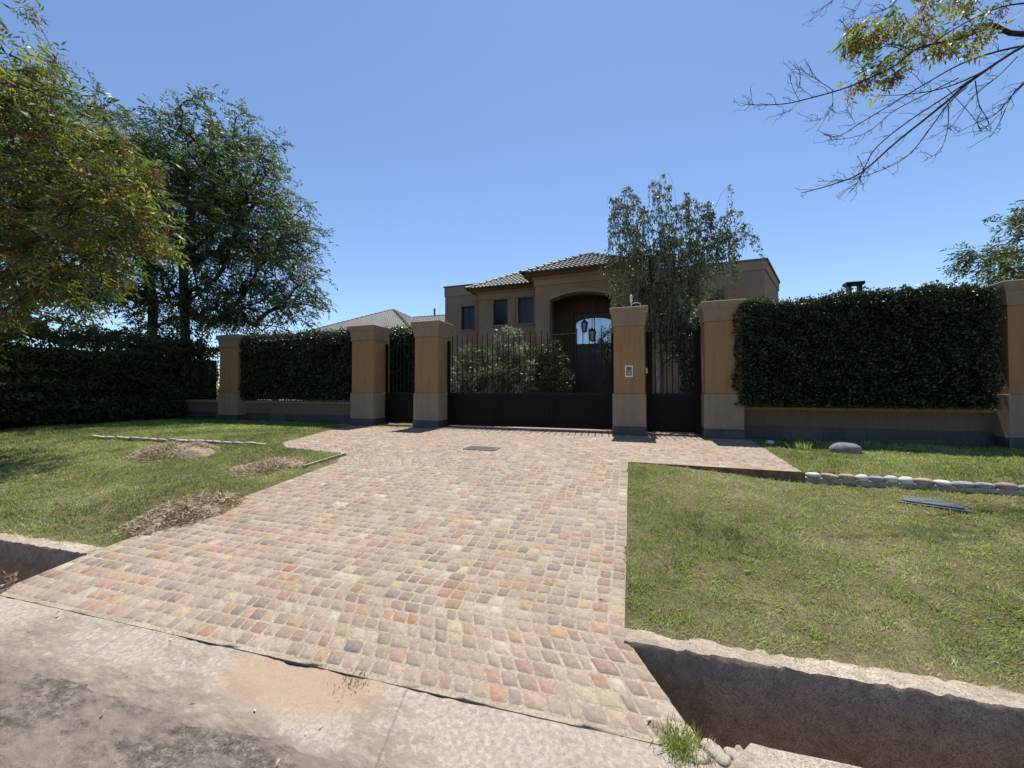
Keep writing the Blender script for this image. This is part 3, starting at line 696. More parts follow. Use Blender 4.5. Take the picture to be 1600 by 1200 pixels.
# porch back wall, ceiling, inner door surround
YP = 16.4
dx0, dx1 = X_at(896, YP), X_at(962, YP); dz1 = Z_at(920, 489, YP)
m = MB(); m.box(cx0 + .41, dx0, YP, YP + .3, -.2, cband - .05); m.box(dx1, cx1 - .41, YP, YP + .3, -.2, cband - .05); m.box(dx0, dx1, YP, YP + .3, dz1, cband - .05); m.build('porch_wall', m_inside, H)
m = MB(); m.box(cx0 + .41, cx1 - .41, YC + th + .01, YP - .01, za + .12, za + .2); m.build('porch_ceiling', m_inside, H)
YD = YP + .16; gz0 = Z_at(920, 537, YD); gzs = Z_at(899, 507, YD); gzt = Z_at(926, 497.5, YD)
dr = MB(); dr.box(dx0 + .001, dx0 + .10, YD - .04, YD + .08, 0, dz1 - .001); dr.box(dx1 - .10, dx1 - .001, YD - .04, YD + .08, 0, dz1 - .001); dr.box(dx0 + .101, dx1 - .101, YD - .04, YD + .08, gzt + .03, dz1 - .001); dr.box(dx0 + .101, dx1 - .101, YD - .04, YD + .08, gz0 - .10, gz0)
door = dr.build('door', m_door, H, .004)
m = MB(); xm = (dx0 + dx1) / 2
for a, b_ in ((dx0 + .102, xm - .006), (xm + .006, dx1 - .102)):
    m.box(a, b_, YD, YD + .05, .02, gz0 - .101)
    for c, d in ((.15, .9), (1.0, gz0 - .25)):
        m.box(a + .12, b_ - .12, YD - .02, YD - .001, c, d)
m.box(xm - .03, xm + .03, YD - .03, YD - .001, .02, gz0 - .102); m.box(dx0 + .11, dx1 - .11, YD + .3, YD + .35, .02, gz0 + .2); m.build('door_leaf', m_door, door, .006)  # second box: unseen dark backing added behind the leaves to block the bright gap
m = MB(); m.tube([(xm - .06, YD - .03, 1.0), (xm - .06, YD - .06, 1.05), (xm - .06, YD - .06, 1.3), (xm - .06, YD - .03, 1.35)], .012, 8); m.build('handle', m_brass, door)
m = MB(); ga, gb = dx0 + .102, dx1 - .102; NA2 = 16; pts = []
for k in range(NA2 + 1):
    x = ga + (gb - ga) * k / NA2; pts.append((x, gzs + (gzt - gzs) * math.sqrt(max(0, 1 - ((x - (ga + gb) / 2) / ((gb - ga) / 2)) ** 2))))
for k in range(NA2):
    (a, za_), (b_, zb_) = pts[k], pts[k + 1]
    m.add([(a, YD, gz0 + .001), (b_, YD, gz0 + .001), (b_, YD, zb_), (a, YD, za_)], [(0, 1, 2, 3)])
m.build('transom_glass', m_dglass, door)
m = MB()
for k in range(NA2):
    (a, za_), (b_, zb_) = pts[k], pts[k + 1]
    m.add([(a, YD - .02, za_), (b_, YD - .02, zb_), (b_, YD - .02, gzt + .03), (a, YD - .02, gzt + .03)], [(0, 1, 2, 3)])
m.build('transom_head', m_door, door)
m = MB(); m.tube([(xm, YD - .015, gz0), (xm, YD - .015, gzt)], .018, 6); m.build('mullion', m_door, door)
m = MB(); m.box(cx0 - .4, cx1 + .4, 13.7, 16.4, 0, .12); m.box(cx0 - .1, cx1 + .1, 14.1, 16.4, .12, .24); m.build('steps', m_beige, H, .01)
# right wing D with a splayed side
YDD = 17.0; ex0, ex1 = X_at(985, YDD) - .4, X_at(1197, YDD); dzt = Z_at(1197, 404, YDD)
d2 = dep(1197, YDD) * 208 / 171; q = at(1216, 440, d2)
hD = zx(1100, 1122, 470, 512, YDD)
holed(ex0, ex1, YDD, -.2, dzt - .42, [hD]); window(hD, YDD)
def slabpoly(o, z0, z1, mat, name):
    m = MB(); P = [(ex0, YDD + .26 if o == 0 else YDD - o), (ex1 + o, YDD + .001 - o), (q.x + o, q.y), (q.x + o, 30), (ex0, 30)]
    m.rings([[(x, y, z) for x, y in P] for z in (z0, z1)]); return m.build(name, mat, H)
m = MB(); P = [(ex0, YDD + .3), (ex1 - .1, YDD + .3), (ex1, YDD), (q.x, q.y), (q.x, 28), (ex0, 28)]
m.rings([[(x, y, z) for x, y in P] for z in (-.2, dzt - .421)]); m.build('wall', m_house, H)
slabpoly(.04, dzt - .42, dzt - .06, m_houset, 'parapet'); slabpoly(.09, dzt - .059, dzt, m_soffit, 'parapet_cap')

# lanterns hanging in the porch
def lantern(px, py, Y, label):
    x, z = X_at(px, Y), Z_at(px, py, Y); s = 1.0
    t = thing('hanging_lantern', (x, Y, z), label, 'lantern', 'lanterns hanging in the porch')
    m = MB(); hx = [(math.cos(a), math.sin(a)) for a in [math.pi * k / 3 for k in range(6)]]
    m.rings([[(x + c * r, Y + s_ * r, z + h) for c, s_ in hx] for r, h in ((.16, .16), (.05, .27), (.02, .30))])
    m.rings([[(x + c * r, Y + s_ * r, z + h) for c, s_ in hx] for r, h in ((.09, -.20), (.10, -.17))]); m.tube([(x, Y, z - .2), (x, Y, z - .27)], [.03, .008], 6)
    for c, s_ in hx: m.tube([(x + c * .095, Y + s_ * .095, z - .17), (x + c * .145, Y + s_ * .145, z + .16)], .011, 5)
    m.build('frame', m_lantern, t)
    m = MB(); m.rings([[(x + c * r, Y + s_ * r, z + h) for c, s_ in hx] for r, h in ((.085, -.165), (.13, .155))]); m.build('glass', plain('lantern_glass', (.25, .27, .30), .2), t)
    m = MB(); m.tube([(x, Y, z + .29), (x, Y, za + .12)], .008, 5); m.build('chain', m_lantern, t)
lantern(913.5, 511, 15.5, 'upper black lantern in front of the arched door glass')
lantern(926, 525, 15.2, 'lower black lantern in front of the arched door glass')

# left outbuilding with two tiled roofs
YO = 22.0
ob = thing('outbuilding', (X_at(560, YO), YO + 3, 0), 'low tiled building whose hip roofs show above the left hedge', 'building')
x0, x1 = X_at(455, YO), X_at(640, YO); z = Z_at(520, 521, YO)
hip_roof(x0, x1, YO, YO + (x1 - x0), z, Z_at(561, 487, YO + (x1 - x0) / 2) - z - .1, ob)
m = MB(); m.box(x0 + .5, x1 - .5, YO + .5, YO + (x1 - x0) - .5, 0, z - .01); m.build('wall', m_house, ob)
YO2 = 26; x2, x3 = X_at(575, YO2), X_at(700, YO2) + 3; z2 = Z_at(650, 517, YO2)
hip_roof(x2 - 3, x3, YO2, YO2 + 8, z2, Z_at(650, 495, YO2 + 4) - z2 - .1, ob)
m = MB(); m.box(x2 - 2.5, x3 - .5, YO2 + .5, YO2 + 7.5, 0, z2 - .01); m.build('wall', m_house, ob)
# neighbour's house behind the right hedge: only the flue and a ridge show
YN = 24
nb = thing('neighbour_house', (X_at(1360, YN), YN, 0), 'house hidden behind the right hedge with only flue and ridge tip showing', 'house')
cxn = X_at(1338, YN + 1.1); zc = Z_at(1338, 441, YN + 1.1); m = MB(); m.box(cxn - 4, cxn + 9, YN, YN + 7, 0, zc - 1.9); m.build('wall', m_house, nb)
hip_roof(cxn - 4.5, cxn + 9.5, YN - .5, YN + 7.5, zc - 1.9, 1.2, nb)
m = MB(); m.box(cxn - .30, cxn - .16, YN + 1, YN + 1.3, zc - 1.9, zc - .16); m.box(cxn + .16, cxn + .30, YN + 1, YN + 1.3, zc - 1.9, zc - .16); m.box(cxn - .42, cxn + .38, YN + .9, YN + 1.4, zc - .159, zc); m.build('chimney', m_bar, nb, .01)

# ================================================================== FOLIAGE
def hedge(name, x0, x1, y0, y1, z0, z1, n, label, ls=.045, mat=m_hedge, wavy=.085, corefree=.10, group=None, front_only=False, sparse=0, bright=0.):
    t = thing(name, ((x0 + x1) / 2, (y0 + y1) / 2, 0), label, 'hedge', group)
    lx_, ly_, lz_ = x1 - x0, y1 - y0, z1 - z0
    areas = np.array([lx_ * lz_ * 1.5, lx_ * lz_ * .35, lx_ * ly_ * 1.2, ly_ * lz_, ly_ * lz_]); side = rng.choice(5, n, p=areas / areas.sum())
    u = rng.random(n); v = rng.random(n); dp = rng.exponential(.035, n) - .03
    X = x0 + lx_ * u; Y = y0 + ly_ * v; Z = z0 + lz_ * v
    P = np.zeros((n, 3)); N = np.zeros((n, 3))
    wob = wavy * (fbm(X, Z, 1.7, 2) - .5) * 2 + wavy * .6 * (vn(X, Z, 7, 4) - .5) * 2
    wobt = wavy * (fbm(X, Y, 1.5, 6) - .5) * 2.4 + wavy * (vn(X, Y, 6, 8) - .5)
    s = side == 0; P[s] = np.c_[X[s], y0 + dp[s] + wob[s], Z[s] + (wobt[s] * v[s])]; N[s] = (0, -1, .1)
    s = side == 1; P[s] = np.c_[X[s], y1 - dp[s] - wob[s], Z[s]]; N[s] = (0, 1, .1)
    s = side == 2; P[s] = np.c_[X[s], Y[s], z1 - dp[s] + wobt[s] + (rng.random(s.sum()) < .22) * rng.uniform(0, .10, s.sum())]; N[s] = (0, 0, 1)
    Y2 = y0 + ly_ * u
    s = side == 3; P[s] = np.c_[x0 + dp[s] + wob[s] * 1.3, Y2[s], Z[s]]; N[s] = (-1, 0, .1)
    s = side == 4; P[s] = np.c_[x1 - dp[s] - wob[s] * 1.3, Y2[s], Z[s]]; N[s] = (1, 0, .1)
    D = N * .55 + rng.normal(0, .75, (n, 3)); D[:, 2] += .15
    tint = np.clip(rng.beta(2, 3, n) + bright + .28 * (side == 2) + .25 * (fbm(P[:, 0], P[:, 2], 1.2, 3) - .5) + (rng.random(n) > .97) * .3, 0, 1)  # hedge-top leaves tinted lighter: sunlight put into the colour, along with pale young shoots
    L = rng.uniform(.7, 1.3, n) * ls; V, F, T = kites(P, D, L, L * .62, tint)
    npobj('leaves', V, F, mat, t, T)
    # stray shoots
    k = int(lx_ * 10); V_ = []; mbs = MB()
    for _ in range(k):
        x = random.uniform(x0, x1); y = random.uniform(y0, y1); h = random.uniform(.03, .13)
        mbs.tube([(x, y, z1 - .05), (x + random.uniform(-.03, .03), y, z1 + h)], .0025, 4)
    c_ = corefree; mbs.box(x0 + c_, x1 - c_, y0 + c_, y1 - c_, z0 + .02, z1 - c_ - .03)  # dark core box stands in for the shade among the inner twigs
    mbs.build('stems', m_core, t)
    return t
hedge('clipped_hedge', X_at(1160, 8.45), X_at(1577, 8.45) - .10, 8.54, 9.35, .66, 2.66, 80000, 'large dark clipped hedge over the long wall right of the gates', .046, bright=-.02)
hedge('clipped_hedge', X_at(373, 8.75), PIL[1][0] - .03, 8.76, 9.4, .67, 2.66, 42000, 'dark clipped hedge between the far left pillar and the side gate', .05)
hedge('clipped_hedge', X_at(600, 11), X_at(660, 11), 10.6, 11.6, 0, Z_at(630, 517, 11), 12000, 'hedge seen through the bars of the side gate', .05, bright=.05)
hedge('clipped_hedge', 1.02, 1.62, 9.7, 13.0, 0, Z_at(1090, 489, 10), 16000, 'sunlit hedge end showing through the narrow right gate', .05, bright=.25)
# neighbour's tall hedge coming towards the road on the far left
hedge('shaggy_hedge', -16.9, -15.1, 2.2, 9.6, 0, 2.62, 60000, 'tall shaggy hedge in deep shade at the left edge', .085, m_dark, .42, .45)
hedge('shaggy_hedge', -26, -15.2, 9.4, 10.5, .2, 2.5, 26000, 'dense growth behind the shaded railing at the far left', .09, m_dark, .25, .35)

def rand_in(blobs, n, shell=.55):
    w_ = np.array([b[1][0] * b[1][1] * b[1][2] * (b[2] if len(b) > 2 else 1) for b in blobs]); w_ = w_ / w_.sum(); k = rng.choice(len(blobs), n, p=w_)
    d = rng.normal(size=(n, 3)); d /= np.linalg.norm(d, axis=1, keepdims=True); r = rng.random(n) ** (shell)
    C = np.array([b[0] for b in blobs])[k]; Rr = np.array([b[1] for b in blobs])[k]
    return C + d * r[:, None] * Rr, d
def grow(trunk, targets, r_tip=.006, expo=.5, wig=.12, rmax=.3, ns=3):
    """grow a branching skeleton from trunk polyline to every target; returns nodes,parents,radii"""
    nodes = [np.array(p, float) for p in trunk]; par = [-1] + list(range(len(trunk) - 1))
    base = np.array(trunk[-1]) if len(trunk) < 3 else np.array(trunk[len(trunk) // 2])
    order = np.argsort(np.linalg.norm(targets - base, axis=1)); ends = []
    P = np.zeros((len(trunk) + ns * len(targets), 3)); P[:len(trunk)] = trunk; cnt = len(trunk)
    dist0 = np.full(len(P), 0.); dist0[:cnt] = np.arange(cnt) * .2
    for ti in order:
        T = targets[ti]; dd = P[:cnt] - T; d = np.linalg.norm(dd, axis=1) * 1.0 + np.where(P[:cnt, 2] > T[2] + .1, .5 * (P[:cnt, 2] - T[2]), 0) + .12 * dist0[:cnt]
        if len(trunk) > 2: d[0] += 5
        j = int(np.argmin(d)); A = P[j]; pj = j; L = np.linalg.norm(T - A)
        for s in range(1, ns + 1):
            u = s / ns; q_ = A + (T - A) * u + rng.normal(0, wig * L / ns, 3) * (s < ns); q_[2] += .10 * L * math.sin(math.pi * u) * (s < ns)
            P[cnt] = q_; par.append(pj); dist0[cnt] = dist0[pj] + L / ns; pj = cnt; cnt += 1
        ends.append((ti, cnt - 1))
    P = P[:cnt]; par = np.array(par); c = np.zeros(cnt)
    for _, e_ in ends: c[e_] += 1
    for i in range(cnt - 1, 0, -1):
        if par[i] >= 0: c[par[i]] += c[i]
    rad = np.minimum(rmax, r_tip * np.maximum(c, 1) ** expo)
    return P, par, rad, ends
def limbs(name, P, par, rad, mat, parent, n=6, radscale_child=True):
    i = np.where(par >= 0)[0]; A = P[par[i]]; B = P[i]; ra = np.minimum(rad[par[i]], rad[i] * 1.35); rb = rad[i]
    D = B - A; L = np.linalg.norm(D, axis=1, keepdims=True) + 1e-9; D = D / L; A = A - D * ra[:, None] * .3
    ref = np.where(np.abs(D[:, 2:3]) < .9, np.array([[0, 0, 1.]]), np.array([[1., 0, 0]])); U = np.cross(D, ref); U /= np.linalg.norm(U, axis=1, keepdims=True); W_ = np.cross(D, U)
    an = np.arange(n) * 2 * np.pi / n; c, s = np.cos(an)[None, :, None], np.sin(an)[None, :, None]
    ring = U[:, None] * c + W_[:, None] * s
    V = np.concatenate([A[:, None] + ring * ra[:, None, None], B[:, None] + ring * rb[:, None, None]], 1)
    m = len(i); b = (np.arange(m) * 2 * n)[:, None]; k = np.arange(n)[None]; k2 = (k + 1) % n
    F = np.stack([b + k, b + k2, b + n + k2, b + n + k], -1).reshape(-1, 4)
    return npobj(name, V.reshape(-1, 3), F, mat, parent, smooth=True)
def spray(ends_pos, dirs, per, spread, ls, asp, droop, tintfn, clump=.0, lenj=.3):
    """leaflets along short sprays round every twig end"""
    n = len(ends_pos); C = np.repeat(ends_pos, per, 0); Dv = np.repeat(dirs, per, 0)
    off = rng.normal(0, spread, (n * per, 3)); off[:, 2] *= .75
    D = Dv * .5 + off / spread * .35 + rng.normal(0, .45, (n * per, 3)); D[:, 2] -= droop
    L = ls * rng.uniform(1 - lenj, 1 + lenj, n * per); T = tintfn(n, per)
    return kites(C + off, D, L, L * asp, T, .18)
def pinnate(ends_pos, dirs, fronds, flen, pairs, ls, asp, droop, tintfn, frsp=.06):
    """compound leaves: each frond is a drooping rachis with paired leaflets"""
    n = len(ends_pos); m = n * fronds; B = np.repeat(ends_pos, fronds, 0) + rng.normal(0, frsp, (m, 3))
    D = np.repeat(dirs, fronds, 0) * .7 + rng.normal(0, .75, (m, 3)); D[:, 2] = D[:, 2] * .7 - droop * .4; D /= np.linalg.norm(D, axis=1, keepdims=True)
    S = np.cross(D, np.array([0, 0, 1.]) + rng.normal(0, .35, (m, 3))); S /= np.linalg.norm(S, axis=1, keepdims=True)
    fl = flen * rng.uniform(.7, 1.25, m); q = 2 * pairs + 1; Ps, Ds = [], []
    for k in range(q):
        u = (k // 2 + 1) / (pairs + .5) if k < 2 * pairs else 1.0
        p = B + D * (fl * u)[:, None]; p[:, 2] -= droop * .45 * fl * u * u
        dd = D * (.65 if k < 2 * pairs else 1) + S * ((1 if k % 2 else -1) * .8 if k < 2 * pairs else 0) + rng.normal(0, .16, (m, 3)); dd[:, 2] -= droop * (.35 + .5 * u)
        Ps.append(p); Ds.append(dd)
    P = np.stack(Ps, 1).reshape(-1, 3); Dd = np.stack(Ds, 1).reshape(-1, 3)
    L = ls * rng.uniform(.75, 1.25, m * q); T = np.repeat(tintfn(n, fronds), q) + rng.normal(0, .04, m * q)
    return kites(P, Dd, L, L * asp, np.clip(T, 0, 1), .12)
def outward(P, c):
    d = P - np.array(c); return d / (np.linalg.norm(d, axis=1, keepdims=True) + 1e-9)

# --- ash tree with brown seed bunches, near left
tb1 = at(-190, 611, 6.3)
t1 = thing('ash_tree', (tb1.x, tb1.y, -.1), 'bright green tree with brown seed bunches overhanging the left edge of the lawn', 'tree')
bl = [(at(60, 215, 7.4), (1.5, 1.5, 1.25)), (at(150, 300, 7.0), (1.1, 1.2, 1.05)), (at(30, 340, 7.2), (1.6, 1.6, 1.2)), (at(-90, 230, 7.2), (1.7, 1.6, 1.9)), (at(190, 365, 7.2), (.8, .9, .55)), (at(90, 420, 7.4), (1.3, 1.2, .75)),
      (at(35, 85, 7.4), (.42, .6, 1.1), 3.0), (at(60, 470, 7.6), (1.0, 1.0, .5)), (at(-60, 480, 7.6), (1.4, 1.2, .6)), (at(205, 300, 7.2), (.55, .7, .55)), (at(140, 200, 7.3), (.8, .9, .6))]
T, _ = rand_in([(tuple(b[0]), b[1]) for b in bl], 480, .5)
P, par, rad, ends = grow([(tb1.x, tb1.y, -.15), (tb1.x, tb1.y, 1.0), (tb1.x + .05, tb1.y, 2.0), tuple(at(-120, 430, 6.8))], T, .0055, .52, .10, .2)
limbs('trunk', P, par, rad, m_bark, t1)
E = P[[e_ for _, e_ in ends]]; Dv = outward(E, (-9.9, 3.9, 3.2))
def tf(n, per):
    base = np.repeat(np.clip(rng.normal(.48, .17, n), 0, .79), per) + rng.normal(0, .10, n * per)
    return np.clip(base, 0, .79)
V, F, TT_ = pinnate(E, Dv, 9, .30, 3, .14, .26, .6, tf, .10)
# seed bunches: hanging brown keys
sb = E[rng.random(len(E)) < .55] ; sb = sb + rng.normal(0, .06, sb.shape)
V2, F2, T2 = spray(sb, np.tile([[0, 0, -1.]], (len(sb), 1)), 110, .085, .062, .26, 1.2, lambda n, per: rng.uniform(.86, 1, n * per))
V = np.vstack([V, V2]); F = np.vstack([F, F2 + 4 * len(F)]); TT_ = np.r_[TT_, T2]
npobj('crown', V, F, m_ash, t1, TT_)

# --- big dark tree behind the left wall
def bigtree(base, trunks, blobs, nt_, fr, label, name='shade_tree', mat=m_dark, ls=.10, bk=m_barkd, tip=.010, droop=.55, cat='tree', flen=.32):
    t = thing(name, base, label, cat)
    T, _ = rand_in(blobs, nt_, .42); ro = rng.random(nt_) < .2; cc_ = T.mean(0); T[ro] = cc_ + (T[ro] - cc_) * rng.uniform(1.0, 1.14, (ro.sum(), 1)); T[:, 2] = np.maximum(T[:, 2], 1.8)
    k = len(trunks); who = rng.integers(0, k, nt_) if k > 1 else np.zeros(nt_, int)
    if k > 1:
        d = np.stack([np.linalg.norm((T - np.array(tr[-1]))[:, :2], axis=1) for tr in trunks], 1); who = d.argmin(1)
    Es, Ps, pars, rads, off = [], [], [], [], 0
    for i, tr in enumerate(trunks):
        P, par, rad, ends = grow(tr, T[who == i], tip, .50, .12, .17); Es.append(P[[e_ for _, e_ in ends]])
        Ps.append(P); pars.append(np.where(par < 0, -1, par + off)); rads.append(rad); off += len(P)
    limbs('trunk', np.vstack(Ps), np.concatenate(pars), np.concatenate(rads), bk, t)
    E = np.vstack(Es); c = np.mean([b[0] for b in blobs], 0); Dv = outward(E, c)
    tf = lambda n, per: np.clip(np.repeat(rng.beta(2.2, 2.6, n), per) + rng.normal(0, .12, n * per), 0, 1)
    V, F, TT_ = pinnate(E, Dv, fr, flen, 4, ls, .30, droop, tf, .14)
    npobj('crown', V, F, mat, t, TT_)
    return t
d0 = 15.0
def W(px, py, d): return tuple(at(px, py, d))
b = W(290, 640, d0); b2 = W(232, 640, d0 - .5)
bigtree((b[0], b[1], 0), [[(b[0], b[1], 0), W(291, 560, d0), W(288, 480, d0), W(286, 400, d0), W(300, 320, d0)], [(b2[0], b2[1], 0), W(236, 560, d0), W(240, 470, d0), W(220, 380, d0), W(190, 300, d0)]],
        [(W(330, 330, d0), (3.4, 3.0, 3.4)), (W(350, 255, d0), (2.0, 2.4, 1.9), 1.2), (W(400, 345, d0), (2.1, 2.4, 2.3)), (W(425, 400, d0), (1.9, 2.0, 1.7)), (W(215, 310, d0), (2.8, 3.0, 3.1)), (W(265, 520, d0 - 1.2), (1.8, 1.0, .9), 1.4),
         (W(130, 230, d0), (2.0, 2.2, 2.3)), (W(400, 455, d0), (2.2, 2.0, 1.0)), (W(300, 470, d0), (2.4, 2.2, 1.1)), (W(180, 450, d0), (3.0, 2.2, 1.3)), (W(365, 190, d0), (1.1, 1.2, .9), .9), (W(115, 125, d0), (.7, .9, .9), .6), (W(60, 400, d0), (3.0, 2.2, 2.4)), (W(455, 470, d0), (1.3, 1.4, .8), 1.5), (W(380, 490, d0), (2.0, 1.6, .8), 1.3)],
        1500, 8, 'huge dark leafy tree standing behind the left wall', ls=.15, tip=.013, flen=.42)

# --- right edge tree
b = W(1720, 640, 14)
bigtree((b[0], b[1], 0), [[(b[0], b[1], 0), W(1715, 560, 14), W(1700, 480, 14), W(1690, 400, 14)]],
        [(W(1640, 395, 14), (1.6, 1.6, 1.3)), (W(1700, 360, 14), (2.2, 2, 2.2)), (W(1560, 425, 14), (1.1, 1, .45)), (W(1625, 330, 14), (.75, .8, .6)), (W(1530, 398, 14), (.6, .5, .35), 2.5)],
        230, 12, 'green leafy tree rising behind the pillar at the right edge', ls=.15, tip=.010, flen=.4)

# --- weeping tree in front of the house
YW = 12.0; b = W(1033, 640, 11.2); dW = 11.2
t = thing('weeping_tree', (b[0], b[1], 0), 'pale barked weeping tree with thin hanging twigs in front of the house', 'tree')
bw_ = [(W(1010, 440, dW), (1.1, 1.0, 1.7)), (W(1075, 430, dW), (1.15, 1.1, 1.3)), (W(980, 380, dW), (.55, .8, .75)), (W(1030, 335, dW), (.55, .6, .55), 1.4), (W(985, 350, dW), (.45, .6, .5), 1.3), (W(1075, 352, dW), (.4, .5, .45), 1.3), (W(1130, 410, dW), (.75, .8, .8)), (W(1110, 365, dW), (.5, .6, .5)),
       (W(1165, 400, dW), (.32, .4, .7)), (W(1055, 360, dW), (.4, .5, .55)), (W(1050, 490, dW), (1.6, 1.2, .9), 1.6), (W(1090, 560, dW), (.8, .9, .8)), (W(960, 365, dW), (.25, .5, .35)), (W(1145, 335, dW), (.3, .4, .3))]
T, _ = rand_in([((b_[0][0], b_[0][1], b_[0][2] + (.72 if b_[0][2] > 3.6 else .15)), *b_[1:]) for b_ in bw_], 360, .5)
P, par, rad, ends = grow([(b[0], b[1], 0), W(1031, 580, dW), W(1028, 520, dW), W(1024, 460, dW), W(1016, 400, dW)], T, .0055, .5, .10, .10)
# hanging twigs: from each end drop a thin chain
E = P[[e_ for _, e_ in ends]]; n0 = len(P); PP, pp, rr = [P], [par], [rad]; cnt = n0; lp, ld, lt = [], [], []
for (ti, ei), e_ in zip(ends, E):
    for _ in range(3):
        a = rng.uniform(0, 2 * np.pi); hl = rng.uniform(.35, 1.25) if e_[2] > 2.3 else rng.uniform(.15, .5); pr = ei; q0 = e_.copy(); K = 5
        leafy = (rng.random() < (.92 if e_[2] < 5.6 else .72)); ar = rng.uniform(.10, .38)
        for k in range(1, K + 1):
            u = k / K; q_ = e_ + np.array([math.cos(a) * ar * u ** .5, math.sin(a) * ar * u ** .5, .10 * math.sin(math.pi * min(1, u * 1.6)) - hl * u * u ** .4]) + rng.normal(0, .012, 3)
            PP.append(q_[None]); pp.append(np.array([pr])); rr.append(np.array([.0032])); pr = cnt; cnt += 1
            if leafy:
                m_ = 8; f_ = rng.random((m_, 1)); lp.append(q0 + (q_ - q0) * f_ + rng.normal(0, .03, (m_, 3))); dd = rng.normal(0, .5, (m_, 3)); dd[:, 2] -= 1.0; ld.append(dd)
                lt.append(np.clip(rng.beta(2, 3, m_) + .1 * rng.normal(), 0, 1))
            q0 = q_
limbs('trunk', np.vstack(PP), np.concatenate(pp), np.concatenate(rr), m_barkl, t, 5)
lp = np.vstack(lp); ld = np.vstack(ld); lt = np.concatenate(lt); L = rng.uniform(.055, .10, len(lp))
V, F, TT_ = kites(lp, ld, L, L * .5, lt); npobj('crown', V, F, m_birch, t, TT_)

# --- shrubs behind the gate
def shrub(base, blobs, n, per, ls, mat, label, asp=.3, name='flowering_shrub'):
    t = thing(name, base, label, 'shrub')
    T, _ = rand_in(blobs, n, .4); T[:, 2] = np.maximum(T[:, 2], .15)
    P, par, rad, ends = grow([base, (base[0], base[1], .25)], T, .004, .5, .1, .05)
    limbs('stems', P, par, rad, m_barkd, t, 4); E = P[[e_ for _, e_ in ends]]
    V, F, TT_ = spray(E, outward(E, (base[0], base[1], .3)), per, .075, ls, asp * 1.35, -.15, lambda n, p: np.clip(np.repeat(rng.beta(2, 2.4, n), p) + rng.normal(0, .12, n * p), 0, 1))
    npobj('foliage', V, F, mat, t, TT_)
dS = 11.6; b = W(765, 611, dS)
shrub((b[0], b[1], 0), [(W(770, 590, dS), (1.0, .9, .75)), (W(795, 548, dS), (.42, .5, .75)), (W(745, 565, dS), (.55, .6, .5)), (W(722, 600, dS), (.3, .4, .8)), (W(805, 590, dS), (.6, .6, .8))], 330, 36, .10, m_bush, 'pale silvery green shrub behind the left half of the driveway gate')
b = W(855, 611, 12.3)
shrub((b[0], b[1], 0), [(W(850, 590, 12.3), (.85, .8, .9)), (W(835, 560, 12.3), (.5, .5, .5)), (W(868, 550, 12.3), (.3, .4, .45))], 260, 34, .085, m_bush2, 'dark green shrub in the middle behind the driveway gate, right of the pale one')
b = W(947, 540, 13.6)
shrub((b[0], b[1], 0), [(W(947, 545, 13.6), (.22, .3, .6)), (W(950, 520, 13.6), (.25, .3, .2))], 40, 26, .08, m_bush, 'thin climbing shrub against the door glass beside the intercom pillar', name='climbing_plant')

